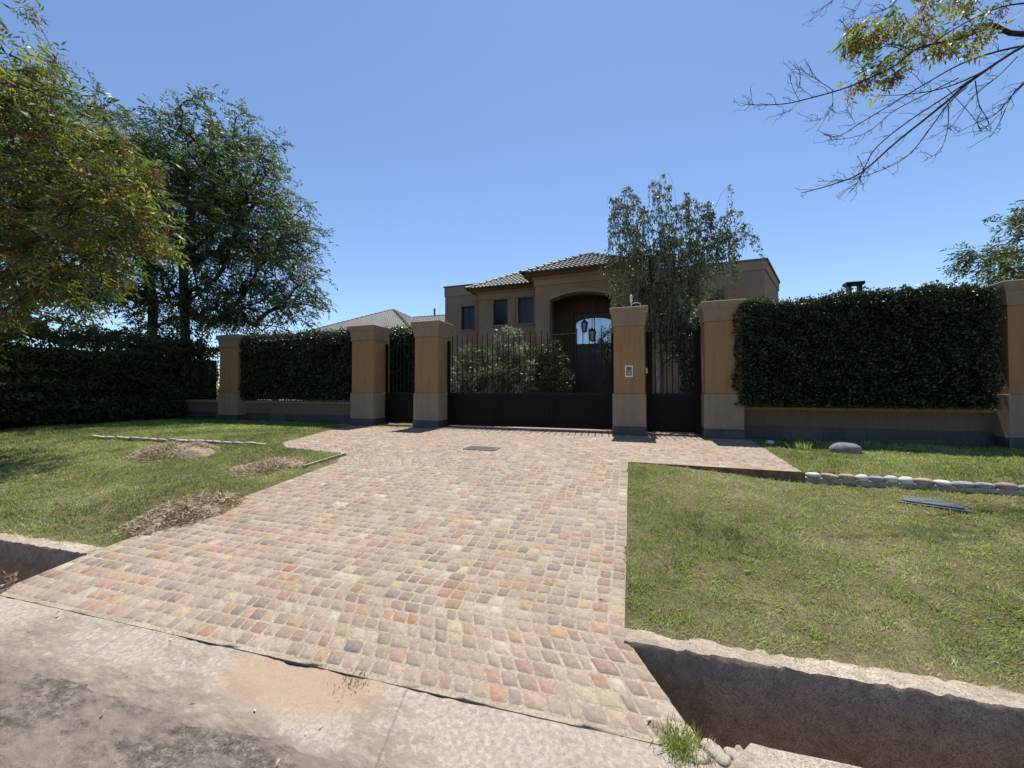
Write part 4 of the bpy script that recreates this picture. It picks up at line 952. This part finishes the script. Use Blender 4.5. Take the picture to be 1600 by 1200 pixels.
# --- overhanging tree, upper right: bare twigs with a few leafy tips
def rt(px, py, d): return np.array(at(px, py, d))
tr = thing('overhanging_tree', (9.2, 3.2, -.3), 'half bare tree whose thin branches hang into the upper right corner', 'tree')
segs = []                                             # polylines (points, r0, r1)
D_ = 5.6
main = [([(2150, 500, 6.4), (2120, 150, 6.4), (1950, 20, 6.2), (1760, 30, 5.8), (1600, 52, 5.7), (1545, 40, 5.6), (1500, 60, 5.6)], .10, .022),
        ([(1760, 60, 5.9), (1660, 55, 5.8), (1600, 72, 5.7), (1520, 125, 5.5), (1470, 168, 5.4), (1400, 225, 5.3), (1345, 268, 5.2), (1300, 290, 5.1), (1252, 301, 5.1)], .040, .005),
        ([(1545, 40, 5.6), (1500, 62, 5.5), (1435, 75, 5.5), (1400, 100, 5.4), (1330, 132, 5.3), (1265, 153, 5.3), (1225, 164, 5.2), (1180, 165, 5.2), (1170, 160, 5.2)], .022, .004),
        ([(1640, 65, 5.9), (1560, 80, 5.8), (1500, 100, 5.8), (1445, 133, 5.7), (1400, 158, 5.7), (1350, 190, 5.6), (1310, 211, 5.6), (1288, 212, 5.6)], .020, .004),
        ([(1600, 72, 5.7), (1530, 112, 5.7), (1470, 138, 5.8), (1420, 145, 5.8), (1378, 148, 5.8)], .018, .004),
        ([(1540, 110, 5.5), (1480, 150, 5.4), (1420, 190, 5.3), (1370, 230, 5.3), (1350, 262, 5.2), (1340, 285, 5.2), (1330, 296, 5.2)], .016, .0035),
        ([(1510, 135, 5.5), (1480, 160, 5.5), (1455, 200, 5.5), (1420, 240, 5.4), (1380, 265, 5.4), (1330, 280, 5.4), (1280, 283, 5.4)], .014, .0035),
        ([(1640, 100, 5.2), (1590, 140, 5.1), (1560, 175, 5.0), (1530, 190, 5.0), (1490, 210, 5.0)], .012, .0035),
        ([(1660, 60, 5.0), (1600, 130, 5.0), (1580, 150, 5.0), (1560, 195, 5.0), (1545, 215, 5.0)], .012, .0035),
        ([(1500, 120, 5.6), (1440, 150, 5.5), (1395, 175, 5.5), (1360, 205, 5.5), (1330, 216, 5.5), (1295, 216, 5.5)], .011, .003),
        ([(1480, 160, 5.6), (1484, 200, 5.5), (1470, 235, 5.5), (1445, 250, 5.5)], .008, .003),
        ([(1525, 125, 5.2), (1530, 165, 5.2), (1540, 195, 5.2), (1530, 208, 5.2)], .008, .003),
        ([(1700, 10, 5.6), (1600, 5, 5.5), (1540, 20, 5.5), (1480, 50, 5.5), (1440, 78, 5.5), (1400, 70, 5.5), (1345, 62, 5.5), (1312, 32, 5.5)], .016, .0035),
        ([(1420, 84, 5.4), (1390, 75, 5.4), (1365, 80, 5.4), (1330, 85, 5.4)], .006, .003),
        ([(1700, -60, 5.3), (1560, -40, 5.3), (1420, -30, 5.3), (1360, -10, 5.3), (1340, 12, 5.3), (1332, 20, 5.3)], .012, .003),
        ([(1420, -30, 5.3), (1400, 0, 5.3), (1380, 15, 5.3), (1360, 20, 5.3)], .008, .003),
        ([(1360, -60, 5.2), (1315, -15, 5.2), (1290, 12, 5.2), (1268, 19, 5.2)], .008, .003),
        ([(1305, 140, 5.3), (1275, 125, 5.3), (1258, 112, 5.3), (1252, 102, 5.3)], .006, .0025), ([(1252, 155, 5.3), (1240, 140, 5.3), (1230, 125, 5.3)], .005, .0025),
        ([(1300, 143, 5.3), (1300, 165, 5.3), (1285, 182, 5.3), (1260, 188, 5.3)], .005, .0025), ([(1250, 158, 5.3), (1235, 172, 5.3), (1215, 178, 5.3)], .004, .002), ([(1268, 152, 5.3), (1256, 140, 5.3), (1245, 130, 5.3)], .004, .002),
        ([(1355, 118, 5.3), (1345, 100, 5.3), (1320, 92, 5.3), (1315, 84, 5.3)], .005, .002), ([(1445, 135, 5.5), (1430, 118, 5.5), (1412, 108, 5.5)], .005, .0025), ([(1338, 192, 5.5), (1330, 182, 5.5), (1322, 172, 5.5)], .004, .002),
        ([(1340, 242, 5.2), (1350, 258, 5.2), (1348, 270, 5.2)], .004, .002), ([(1480, 140, 5.5), (1520, 180, 5.5), (1530, 205, 5.5)], .006, .002), ([(1590, 90, 5.4), (1560, 120, 5.4), (1520, 150, 5.4), (1490, 195, 5.4), (1470, 205, 5.4)], .009, .002)]
mbt = MB(); twp = []
def smooth_poly(pts, k=4):
    pts = [np.array(p) for p in pts]; out = []
    for i in range(len(pts) - 1):
        p0, p1, p2, p3 = pts[max(i - 1, 0)], pts[i], pts[i + 1], pts[min(i + 2, len(pts) - 1)]
        for j in range(k):
            t_ = j / k; out.append(.5 * ((2 * p1) + (-p0 + p2) * t_ + (2 * p0 - 5 * p1 + 4 * p2 - p3) * t_ ** 2 + (-p0 + 3 * p1 - 3 * p2 + p3) * t_ ** 3))
    return out + [pts[-1]]
for pl, r0, r1 in main:
    pts = smooth_poly([rt(*p) + rng.normal(0, .012, 3) for p in pl]); n = len(pts)
    r1 = max(r1 * .9, .0028)
    mbt.tube(pts, [r0 * .8 + (r1 - r0 * .8) * (k / (n - 1)) ** .8 for k in range(n)], 6)
    for k in range(3, n - 1):                      # side twigs
        for _ in range(2):
            if rng.random() < .52:
                d = pts[k] - pts[k - 1]; d /= np.linalg.norm(d) + 1e-9; s = rng.normal(0, 1, 3); s -= d * s.dot(d); s /= np.linalg.norm(s); L_ = rng.uniform(.06, .30)
                q1 = pts[k] + (d * .6 + s * .7) * L_ * .5; q2 = q1 + (d * .9 + s * .25 + np.array([0, 0, .2])) * L_ * .5
                mbt.tube([pts[k], q1, q2], [.0035, .0028, .002], 4)
                for _ in range(3): mbt.tube([q2, q2 + rng.normal(0, .04, 3)], [.0018, .001], 3)
base = [(9.2, 3.2, -.3), (9.1, 3.2, 1.5), (8.9, 3.3, 3.2), tuple(rt(2150, 500, 6.4))]
mbt.tube([Vector(p) for p in [(9.2, 3.2, -.3), (9.15, 3.2, 1.5), (9.05, 3.3, 3.0), tuple(rt(2120, 200, 6.4)), tuple(rt(2120, 150, 6.4))]], [.17, .15, .13, .10, .08], 10)
mbt.build('trunk', m_barkd, tr, 0, True)
cl = [(1450, 35, .5, 12), (1490, 30, .5, 13), (1480, 62, .28, 7), (1430, 52, .30, 6), (1350, 45, .20, 10), (1335, 65, .16, 8), (1390, 92, .16, 4), (1345, 125, .10, 5), (1395, 118, .12, 5), (1372, 88, .14, 4), (1525, 50, .2, 7), (1420, 15, .3, 7), (1500, 0, .4, 9), (1375, 45, .15, 6)]
E = np.vstack([rt(px, py, 5.5)[None] + rng.normal(0, max(.02, s) * .55, (k, 3)) * np.array([1, 1, .7]) for px, py, s, k in cl])
V, F, TT_ = pinnate(E, np.tile([[-.5, -.2, -.3]], (len(E), 1)), 3, .17, 3, .10, .28, .6, lambda n, p: np.clip(rng.normal(.68, .12, n * p), .2, .79), .05)
sb = E[rng.random(len(E)) < .4] + np.array([0, 0, -.06]); V2, F2, T2 = spray(sb, np.tile([[0, 0, -1.]], (len(sb), 1)), 80, .055, .045, .3, 1.2, lambda n, per: rng.uniform(.9, 1, n * per))
V = np.vstack([V, V2]); F = np.vstack([F, F2 + 4 * len(F)]); npobj('crown', V, F, m_ash, tr, np.r_[TT_, T2])

# ================================================================== LAWN
def sample_lawn(n, x0, x1, y0, y1):
    X = rng.uniform(x0, x1, n); Y = rng.uniform(y0, y1, n)
    ok = (~in_drive(X, Y, -.015)) & (Y > yk(X) + .555 + .05 * vn(X, Y, 6, 44)) & (Y < 8.85); X, Y = X[ok], Y[ok]
    d = np.hypot(X, Y); keep = rng.random(len(X)) < np.clip((2.6 / d) ** 1.35, 0, 1); X, Y, d = X[keep], Y[keep], d[keep]
    return X, Y, d
def patches(X, Y):                              # 0 = lush, 1 = bare
    p = (fbm(X, Y, 1.0, 12) - .5) * 2.4 + (fbm(X, Y, 4.5, 14) - .5) * 1.6
    p += np.where(X > 0, .22 * np.clip((X - 1.2) / 2.0, 0, 1) - .12, -.20)
    e = Y - yk(X) - .6; p += .9 * np.exp(-e / .10) + .55 * np.exp(-np.abs(X - xr(Y)) / .14) * (Y < 3.2) * (X > 0 - .3)
    return np.clip(p, -1, 1.2)
X, Y, d = sample_lawn(2300000, -15, 7.5, 1.2, 8.8)
pt = patches(X, Y) + .30 * (vn(X, Y, 11, 31) - .5) + .18 * (X > 0) * (vn(X, Y, 3.1, 33) > .62); keep = rng.random(len(X)) < np.clip(1.0 - .6 * np.clip(pt, 0, 1), .3, 1); X, Y, d, pt = X[keep], Y[keep], d[keep], pt[keep]
n = len(X); Z = lawn_z(X, Y)
lean = rng.normal(0, .8, (n, 2)); cl_ = np.clip(vn(X, Y, 14, 3) * 1.5 - .25, 0, 1.2); lean += np.c_[vn(X, Y, 5, 21) - .5, vn(X, Y, 5, 22) - .5] * 1.8
hgt = (.012 + .024 * cl_ + .008 * rng.random(n)) * (1 + .06 * d) * .95; wd = (.0036 + .0011 * d)
dirv = np.c_[lean, np.ones(n)]; dirv /= np.linalg.norm(dirv, axis=1, keepdims=True)
an = rng.uniform(0, 2 * np.pi, n); sd = np.c_[np.cos(an), np.sin(an), np.zeros(n)] * wd[:, None] * .5
P = np.c_[X, Y, Z - .004]; tint = np.clip(.30 + .34 * pt + rng.normal(0, .14, n) + (rng.random(n) > .9) * .25, 0, 1)
V = np.stack([P - sd, P + sd, P + dirv * hgt[:, None]], 1).reshape(-1, 3); F = np.arange(3 * n).reshape(n, 3)
tag(npobj('grass', V, F, m_grass, None, np.repeat(tint, 3)), 'short sunlit lawn grass on both sides of the paved driveway', 'grass', kind='stuff')
print('blades', n)

# ================================================================== THINGS ON THE GROUND
def mound(px0, px1, py0, py1, h, label, seed, name='clippings_heap'):
    a, b_ = ground(px0, (py0 + py1) / 2), ground(px1, (py0 + py1) / 2); top, bot = ground((px0 + px1) / 2, py0 + 6), ground((px0 + px1) / 2, py1)
    c = (top + bot) / 2; ux = (b_ - a); L = ux.length / 2; ux.normalize(); uy = Vector((-ux.y, ux.x, 0)); Wd = max(.16, abs((top - bot).dot(uy)) / 2)
    return c, ux, uy, L, Wd
def heap(cx, cy_, L, Wd, ang, h, label, seed, m=None, n=26):
    t = thing('clippings_heap', (cx, cy_, float(lawn_z(cx, cy_))), label, 'heap', 'heaps of dry cuttings on the left lawn')
    th = np.linspace(0, 2 * np.pi, 64, endpoint=False); rs_ = np.linspace(0, 1, 26)
    RR, TH = np.meshgrid(rs_, th, indexing='ij'); ca, sa = math.cos(ang), math.sin(ang)
    wob = 1 + .35 * (vn(np.cos(TH) * 2 + seed, np.sin(TH) * 2, 1.3, seed) - .5) * 2
    u = RR * np.cos(TH) * L * wob; v = RR * np.sin(TH) * Wd * wob; X = cx + u * ca - v * sa; Y = cy_ + u * sa + v * ca
    Z = lawn_z(X, Y) - .012 + h * (1 - RR ** 2) * (.45 + .9 * fbm(X, Y, 4, seed)) + .06 * (fbm(X, Y, 12, seed) - .3) * (RR < .97) + .02 * (vn(X, Y, 45, seed) - .5)
    nr, nth = RR.shape; idx = np.arange(nr * nth).reshape(nr, nth); nxt = np.roll(idx, -1, 1)
    F = np.stack([idx[:-1], nxt[:-1], nxt[1:], idx[1:]], -1).reshape(-1, 4)
    npobj('soil', np.stack([X, Y, Z], -1).reshape(-1, 3), F, m_heap, t, smooth=True)
    k = int(14000 * L * Wd * 3); r = np.sqrt(rng.random(k)) * 1.1; a = rng.uniform(0, 2 * np.pi, k); u = r * np.cos(a) * L; v = r * np.sin(a) * Wd
    X = cx + u * ca - v * sa; Y = cy_ + u * sa + v * ca; Z = lawn_z(X, Y) + np.maximum(.004, h * (1 - np.clip(r, 0, 1) ** 2) * (.45 + .9 * fbm(X, Y, 4, seed))) + rng.uniform(-.005, .012, k)
    D = rng.normal(0, 1, (k, 3)); D[:, 2] *= .35; Ls = rng.uniform(.02, .075, k); V, F, T = kites(np.c_[X, Y, Z], D, Ls, Ls * .13 + .002, np.clip(rng.beta(2, 2, k), 0, 1)); npobj('straw', V, F, m_straw, t, T)
M = NM('heap_soil'); f = M.noise(40, 5, .7); m_heap = M.done(M.pbr(M.ramp(f, [(.3, (.14, .10, .072)), (.7, (.38, .30, .225))]), .95, M.bump(f, .9, .02), spec=.1))
for (px0, px1, py0, py1, h, lab, sd_) in ((208, 338, 684, 724, .22, 'rounded heap of dark earth and dry roots, farthest from the road', 3), (350, 482, 712, 750, .11, 'low pale heap of dry cuttings touching the driveway edge, the middle one', 5), (170, 372, 765, 846, .13, 'long ragged patch of dry cuttings beside the driveway, nearest the road', 7)):
    if sd_ == 7: a, b_ = ground(195, 832), ground(372, 778); wdt = .34
    elif sd_ == 5: a, b_ = ground(362, 738), ground(478, 722); wdt = .36
    else: a, b_ = ground(212, 712), ground(336, 708); wdt = .42
    c = (a + b_) / 2; dd = b_ - a; heap(c.x, c.y, dd.length / 2, wdt, math.atan2(dd.y, dd.x), h, lab, sd_)

def rock(m, sx, sy_, sz, seed, sub=3):
    bm = bmesh.new(); bmesh.ops.create_icosphere(bm, subdivisions=sub, radius=1); r_ = random.Random(seed); ph = [r_.uniform(0, 6) for _ in range(6)]
    for v in bm.verts:
        n = v.co; k = 1 + .07 * math.sin(2.3 * n.x + ph[0]) * math.sin(2.1 * n.y + ph[1]) + .05 * math.sin(4 * n.z + ph[2] + 2 * n.x) + .03 * math.sin(6 * n.y + ph[3])
        p = n * k; e = 1.25; v.co = Vector((math.copysign(abs(p.x) ** (1 / e), p.x) * sx, math.copysign(abs(p.y) ** (1 / e), p.y) * sy_, math.copysign(abs(p.z) ** (1 / e), p.z) * sz))
    me = bpy.data.meshes.new('stone'); bm.to_mesh(me); bm.free()
    for p in me.polygons: p.use_smooth = True
    me.materials.append(m); return me
def stonemat(name, c): 
    M = NM(name); f = M.noise(9, 6, .65); f2 = M.noise(70, 3)
    col = M.mix(.7, M.ramp(f, [(.3, tuple(x * .6 for x in c)), (.7, tuple(x * 1.15 for x in c))]), M.ramp(f2, [(.3, (.8, .8, .8)), (.7, (1.1, 1.1, 1.1))]), 'MULTIPLY')
    return M.done(M.pbr(col, .8, M.bump(f2, .3, .005, M.bump(f, .4, .01)), spec=.3))
sm = [stonemat('pale_stone', (.55, .53, .49)), stonemat('blue_grey_stone', (.27, .28, .29)), stonemat('tan_stone', (.36, .28, .215)), stonemat('grey_stone', (.36, .36, .35)), stonemat('pink_stone', (.32, .22, .20))]
names = ['white', 'blue grey', 'tan', 'light grey', 'pinkish']
protos = [rock(sm[i], .115, .050, .036, i) for i in range(5)]
order = [0, 2, 2, 0, 1, 0, 0, 2, 0, 1, 1, 4, 1, 3, 0, 1, 2, 0, 3]
wds = [.12, .14, .13, .095, .12, .10, .105, .14, .12, .15, .13, .14, .15, .12, .13, .13, .13, .13, .13]
ordn = ['first', 'second', 'third', 'fourth', 'fifth', 'sixth', 'seventh', 'eighth', 'ninth', 'tenth', 'eleventh', 'twelfth', 'thirteenth', 'fourteenth', 'fifteenth', 'sixteenth', 'seventeenth', 'eighteenth', 'nineteenth', 'twentieth', 'twenty first', 'twenty second', 'twenty third', 'twenty fourth', 'twenty fifth', 'twenty sixth']
xx = 1.76
order = order + [0, 1, 3, 2, 0, 3, 1]; wds = [w_ * .62 for w_ in wds + [.13, .12, .14, .12, .13, .12, .13]]
for i, (k, h) in enumerate(zip(order, wds)):
    o = bpy.data.objects.new('border_stone', protos[k]); COL.objects.link(o); xx += h * .98
    o.location = (xx, 5.425 + random.uniform(-.01, .01), -.034); o.scale = (h / .115, random.uniform(.8, 1.2), random.uniform(.75, 1.25)); o.rotation_euler = (random.uniform(-.1, .1), random.uniform(-.12, .12), random.uniform(-.22, .1)); xx += h * .98
    tag(o, '%s rounded border stone, %s from the paving corner on the right lawn' % (names[k], ordn[i]), 'stone', 'rounded stones bordering the upper right lawn')
# mortar under the stones
m = MB(); m.rings([[(x, 5.43 - .06, -.15), (x, 5.43 - .045, -.06), (x, 5.43 + .05, -.03), (x, 5.43 + .07, -.12)] for x in np.linspace(1.73, 7.2, 40)]); tag(m.build('stone_bed', m_rim), 'rough mortar bed under the row of rounded border stones', 'mortar bed')
x = -6.5; k = 0
while x > -12.6 and k < 19:
    h = random.uniform(.10, .155); o = bpy.data.objects.new('edging_stone', protos[random.choice([3, 2, 2, 1])]); COL.objects.link(o); x -= h
    o.location = (x, 5.12 + (x + 6.4) * .07 + random.uniform(-.02, .02), -.010 + random.uniform(-.012, .006)); o.scale = (h / .115, random.uniform(.7, 1.1), .8); o.rotation_euler = (0, 0, random.uniform(-.15, .15)); x -= h * .97; k += 1
    tag(o, 'pale flat edging stone, %s from the paving in the left lawn line' % ordn[k - 1], 'stone', 'pale edging stones across the left lawn')
# boulder, white stone, plants
def put(name, me, px, py, dz, sc, rz, label, cat):
    p = ground(px, py); o = bpy.data.objects.new(name, me); COL.objects.link(o); o.location = (p.x, p.y, p.z + dz); o.scale = sc; o.rotation_euler = (0, 0, rz); tag(o, label, cat); return o
put('boulder', rock(stonemat('boulder_rock', (.20, .19, .18)), .185, .15, .125, 21, 4), 1321, 708, .035, (1, 1, 1), -.1, 'dark grey rounded boulder in the shade below the right hedge', 'boulder')
put('pale_rock', rock(sm[0], .07, .05, .04, 22), 1203, 694, .03, (1, 1, 1), .2, 'small white stone beside the paving corner under the hedge', 'stone')
def tuft(px, py, n, h, label, name='weed', spread=.05, stem=False, wd=.007, mat=None, cat='weed'):
    p = ground(px, py) if py < 1140 else Vector((at(px, py, (CH - ZR) / (CH - at(px, py, 1).z)))); z = p.z
    if py < 860: z = float(lawn_z(p.x, p.y))
    t = thing(name, (p.x, p.y, z), label, cat)
    a = rng.uniform(0, 2 * np.pi, n); P = np.c_[p.x + rng.normal(0, spread, n), p.y + rng.normal(0, spread, n), np.full(n, z - .005)]
    D = np.c_[np.cos(a) * .6, np.sin(a) * .6, rng.uniform(.5, 1.5, n)]; L = rng.uniform(.5, 1.1, n) * h
    V, F, T = kites(P, D, L, np.full(n, wd), np.clip(rng.normal(.38, .15, n), 0, .8)); npobj('leaves', V, F, mat or m_grass, t, T)
    if stem:
        m = MB(); q0 = Vector((p.x, p.y, z)); pts = [q0 + Vector((.01 * math.sin(3 * k), 0, h * 1.7 * k / 4)) for k in range(5)]; m.tube(pts, .003, 4); m.build('stem', m_straw, t)
        E = np.array([list(q_) for q_ in pts[1:]]); V, F, T = spray(E, np.tile([[0, 0, .4]], (len(E), 1)), 9, .016, .032, .4, 0, lambda n, pr: rng.uniform(.1, .6, n * pr)); npobj('leaves', V, F, m_straw, t, T)
tuft(1253, 703, 70, .18, 'small grassy plant in the shade between boulder and paving corner', 'small_plant', .05, wd=.014)
tuft(1062, 1166, 420, .075, 'bright green grass tuft at the front corner of the driveway', 'grass_tuft', .038, wd=.0045)
tuft(1100, 1180, 120, .04, 'thin dry grass on rubble at the end of the ditch', 'grass_tuft', .05, wd=.003, mat=m_straw)
tuft(15, 918, 8, .05, 'spindly dry weed growing at the left driveway corner', 'weed', .006, True, wd=.003, mat=m_straw)
tuft(557, 1062, 160, .028, 'dry flattened weed in the crack at the driveway front', 'weed', .045, wd=.004, mat=m_straw)
tuft(280, 985, 120, .022, 'sparse dry grass in the crack at the left driveway front', 'weed', .10, wd=.003, mat=m_straw)
# drain grate in the paving
a, b_, c = ground(719, 704), ground(773, 704), ground(748, 697.5)
cx_, cy_ = (a.x + b_.x) / 2, (a.y + c.y) / 2; hw = (b_.x - a.x) / 2; hd = .15
t = thing('drain_grate', (cx_, cy_, 0), 'rectangular steel drain grate in the paving before the driveway gate', 'grate')
m = MB(); 
for s in (-1, 1): m.box(cx_ - hw, cx_ + hw, cy_ + s * hd - .012, cy_ + s * hd + .012, .004, .020); m.box(cx_ + s * hw - .012, cx_ + s * hw + .012, cy_ - hd + .0121, cy_ + hd - .0121, .004, .020)
m.build('frame', m_steel, t)
m = MB()
for k in range(11): x = cx_ - hw + 2 * hw * (k + 1) / 12; m.box(x - .009, x + .009, cy_ - hd + .0125, cy_ + hd - .0125, .006, .019)
m.build('slats', m_steel, t)
m = MB(); m.box(cx_ - hw + .01, cx_ + hw - .01, cy_ - hd + .01, cy_ + hd - .01, .0085, .0115); m.build('pit_shade_plate', m_hole_shade, t)  # near-black plate on the paving stands in for the shaded drain below
# hatch cover in the right lawn
c = ground(1455, 771); z = float(lawn_z(c.x, c.y)) + .02
t = thing('hatch_cover', (c.x, c.y, z), 'dark blue grey metal cover lying in the right lawn below the stones', 'cover')
a_ = -.42; ca, sa = math.cos(a_), math.sin(a_)
def rp(u, v, z_): return (c.x + u * ca - v * sa, c.y + u * sa + v * ca, z_)
m = MB(); m.rings([[rp(-.2, -.13, z_), rp(.2, -.13, z_), rp(.2, .13, z_), rp(-.2, .13, z_)] for z_ in (z - .05, z)]); m.build('lid', plain('hatch_paint', (.085, .10, .11), .5, .2, .15, 30), t, .004)
m = MB(); m.rings([[rp(-.235, -.165, z_), rp(.235, -.165, z_), rp(.235, .165, z_), rp(-.235, .165, z_)] for z_ in (z - .07, z - .018)]); m.build('frame', plain('hatch_frame_iron', (.05, .05, .05), .7), t, .004)
# timber strip by the left driveway edge
a, b_ = ground(474, 732), ground(540, 711.5)
m = MB(); d = (b_ - a).normalized(); s = Vector((-d.y, d.x, 0)) * .018
m.rings([[p + s, p - s, p - s + Vector((0, 0, .045)), p + s + Vector((0, 0, .045))] for p in (a + Vector((0, 0, .0)), b_)]); tag(m.build('edging_strip', plain('weathered_timber', (.30, .24, .18), .9, 0, .3, 20, .1, .4), None, .003), 'weathered thin strip along the left edge of the driveway', 'strip')
# concrete block at the lower right corner, road side of the ditch
p1, p2 = at(1172, 1156, (CH + .44) / (CH - at(1172, 1158, 1).z)), at(1150, 1182, (CH + .44) / (CH - at(1150, 1184, 1).z))
kx = Vector((1, K1, 0)).normalized(); zt_ = -.44
m = MB(); rr_ = []
for s in np.linspace(0, 4.0, 60):
    a = p1 + kx * s; b_ = p2 + kx * s; j = .004 * math.sin(s * 31) + .004 * math.sin(s * 57 + 1); dn = (p2 - p1) * 2.2
    rr_.append([Vector((a.x, a.y, -.95)), Vector((a.x, a.y + j, zt_ - .012)), Vector((a.x, a.y - .012 + j, zt_ + j * .3)), Vector((a.x + dn.x, a.y + dn.y, zt_)), Vector((a.x + dn.x, a.y + dn.y - .012, zt_ - .012)), Vector((a.x + dn.x, a.y + dn.y - .012, -.56))])
m.rings(rr_); tag(m.build('kerb_block', m_rim), 'long rough concrete kerb beside the ditch in the lower right corner', 'kerb')
# broken concrete at the ditch end
t_ = []
for k in range(9):
    px_ = 1078 + k * 9 + random.uniform(-4, 4); py_ = 1172 + random.uniform(-6, 14) + k * .8; q_ = at(px_, py_, (CH - ZR) / (CH - at(px_, py_, 1).z)); me = rock(m_conc, random.uniform(.02, .045), random.uniform(.02, .035), random.uniform(.012, .02), 60 + k, 2)
    o = bpy.data.objects.new('rubble_piece', me); COL.objects.link(o); o.location = q_; o.rotation_euler = (0, 0, random.uniform(0, 3)); tag(o, 'small lump of broken concrete at the ditch end, %s from the driveway corner' % ordn[k], 'rubble', 'broken concrete at the ditch end')
m = MB(); q0 = at(1072, 1160, (CH - ZR) / (CH - at(1072, 1160, 1).z)); q1 = at(1178, 1164, (CH - ZR) / (CH - at(1178, 1164, 1).z)); ring0 = []
for u in np.linspace(0, 1, 24):
    a = q0.lerp(q1, u); j = .012 * math.sin(u * 19) + .008 * math.sin(u * 43); ring0.append([Vector((a.x, a.y + j + .02, -1.0)), Vector((a.x, a.y + j, ZR - .02)), Vector((a.x, a.y + j - .02, ZR + .002)), Vector((a.x + .02, a.y - .25, ZR + .001)), Vector((a.x + .02, a.y - .25, -1.0))])
m.rings(ring0); tag(m.build('ditch_headwall', m_conc), 'short crumbled concrete lip closing the ditch beside the driveway corner', 'headwall')
# leaf litter and grit
n = 900; X = rng.uniform(-6, 3, n); Y = rng.uniform(-.2, 7.5, n); on = (Y < yk(X) - .02) | in_drive(X, Y, .02); X, Y = X[on], Y[on]
keep = (Y < yk(X)) | (rng.random(len(X)) < .16); X, Y = X[keep], Y[keep]
Z = np.where(Y < yk(X), ZR + .008, g(X, Y) + .014); n = len(X); D = rng.normal(0, 1, (n, 3)); D[:, 2] = abs(D[:, 2]) * .15; L = rng.uniform(.01, .035, n)
V, F, T = kites(np.c_[X, Y, Z], D, L, L * .3 + .002, rng.random(n)); tag(npobj('leaf_litter', V, F, m_straw, None, T), 'scattered dry leaf bits and grit on the road and paving', 'leaf litter', kind='stuff')
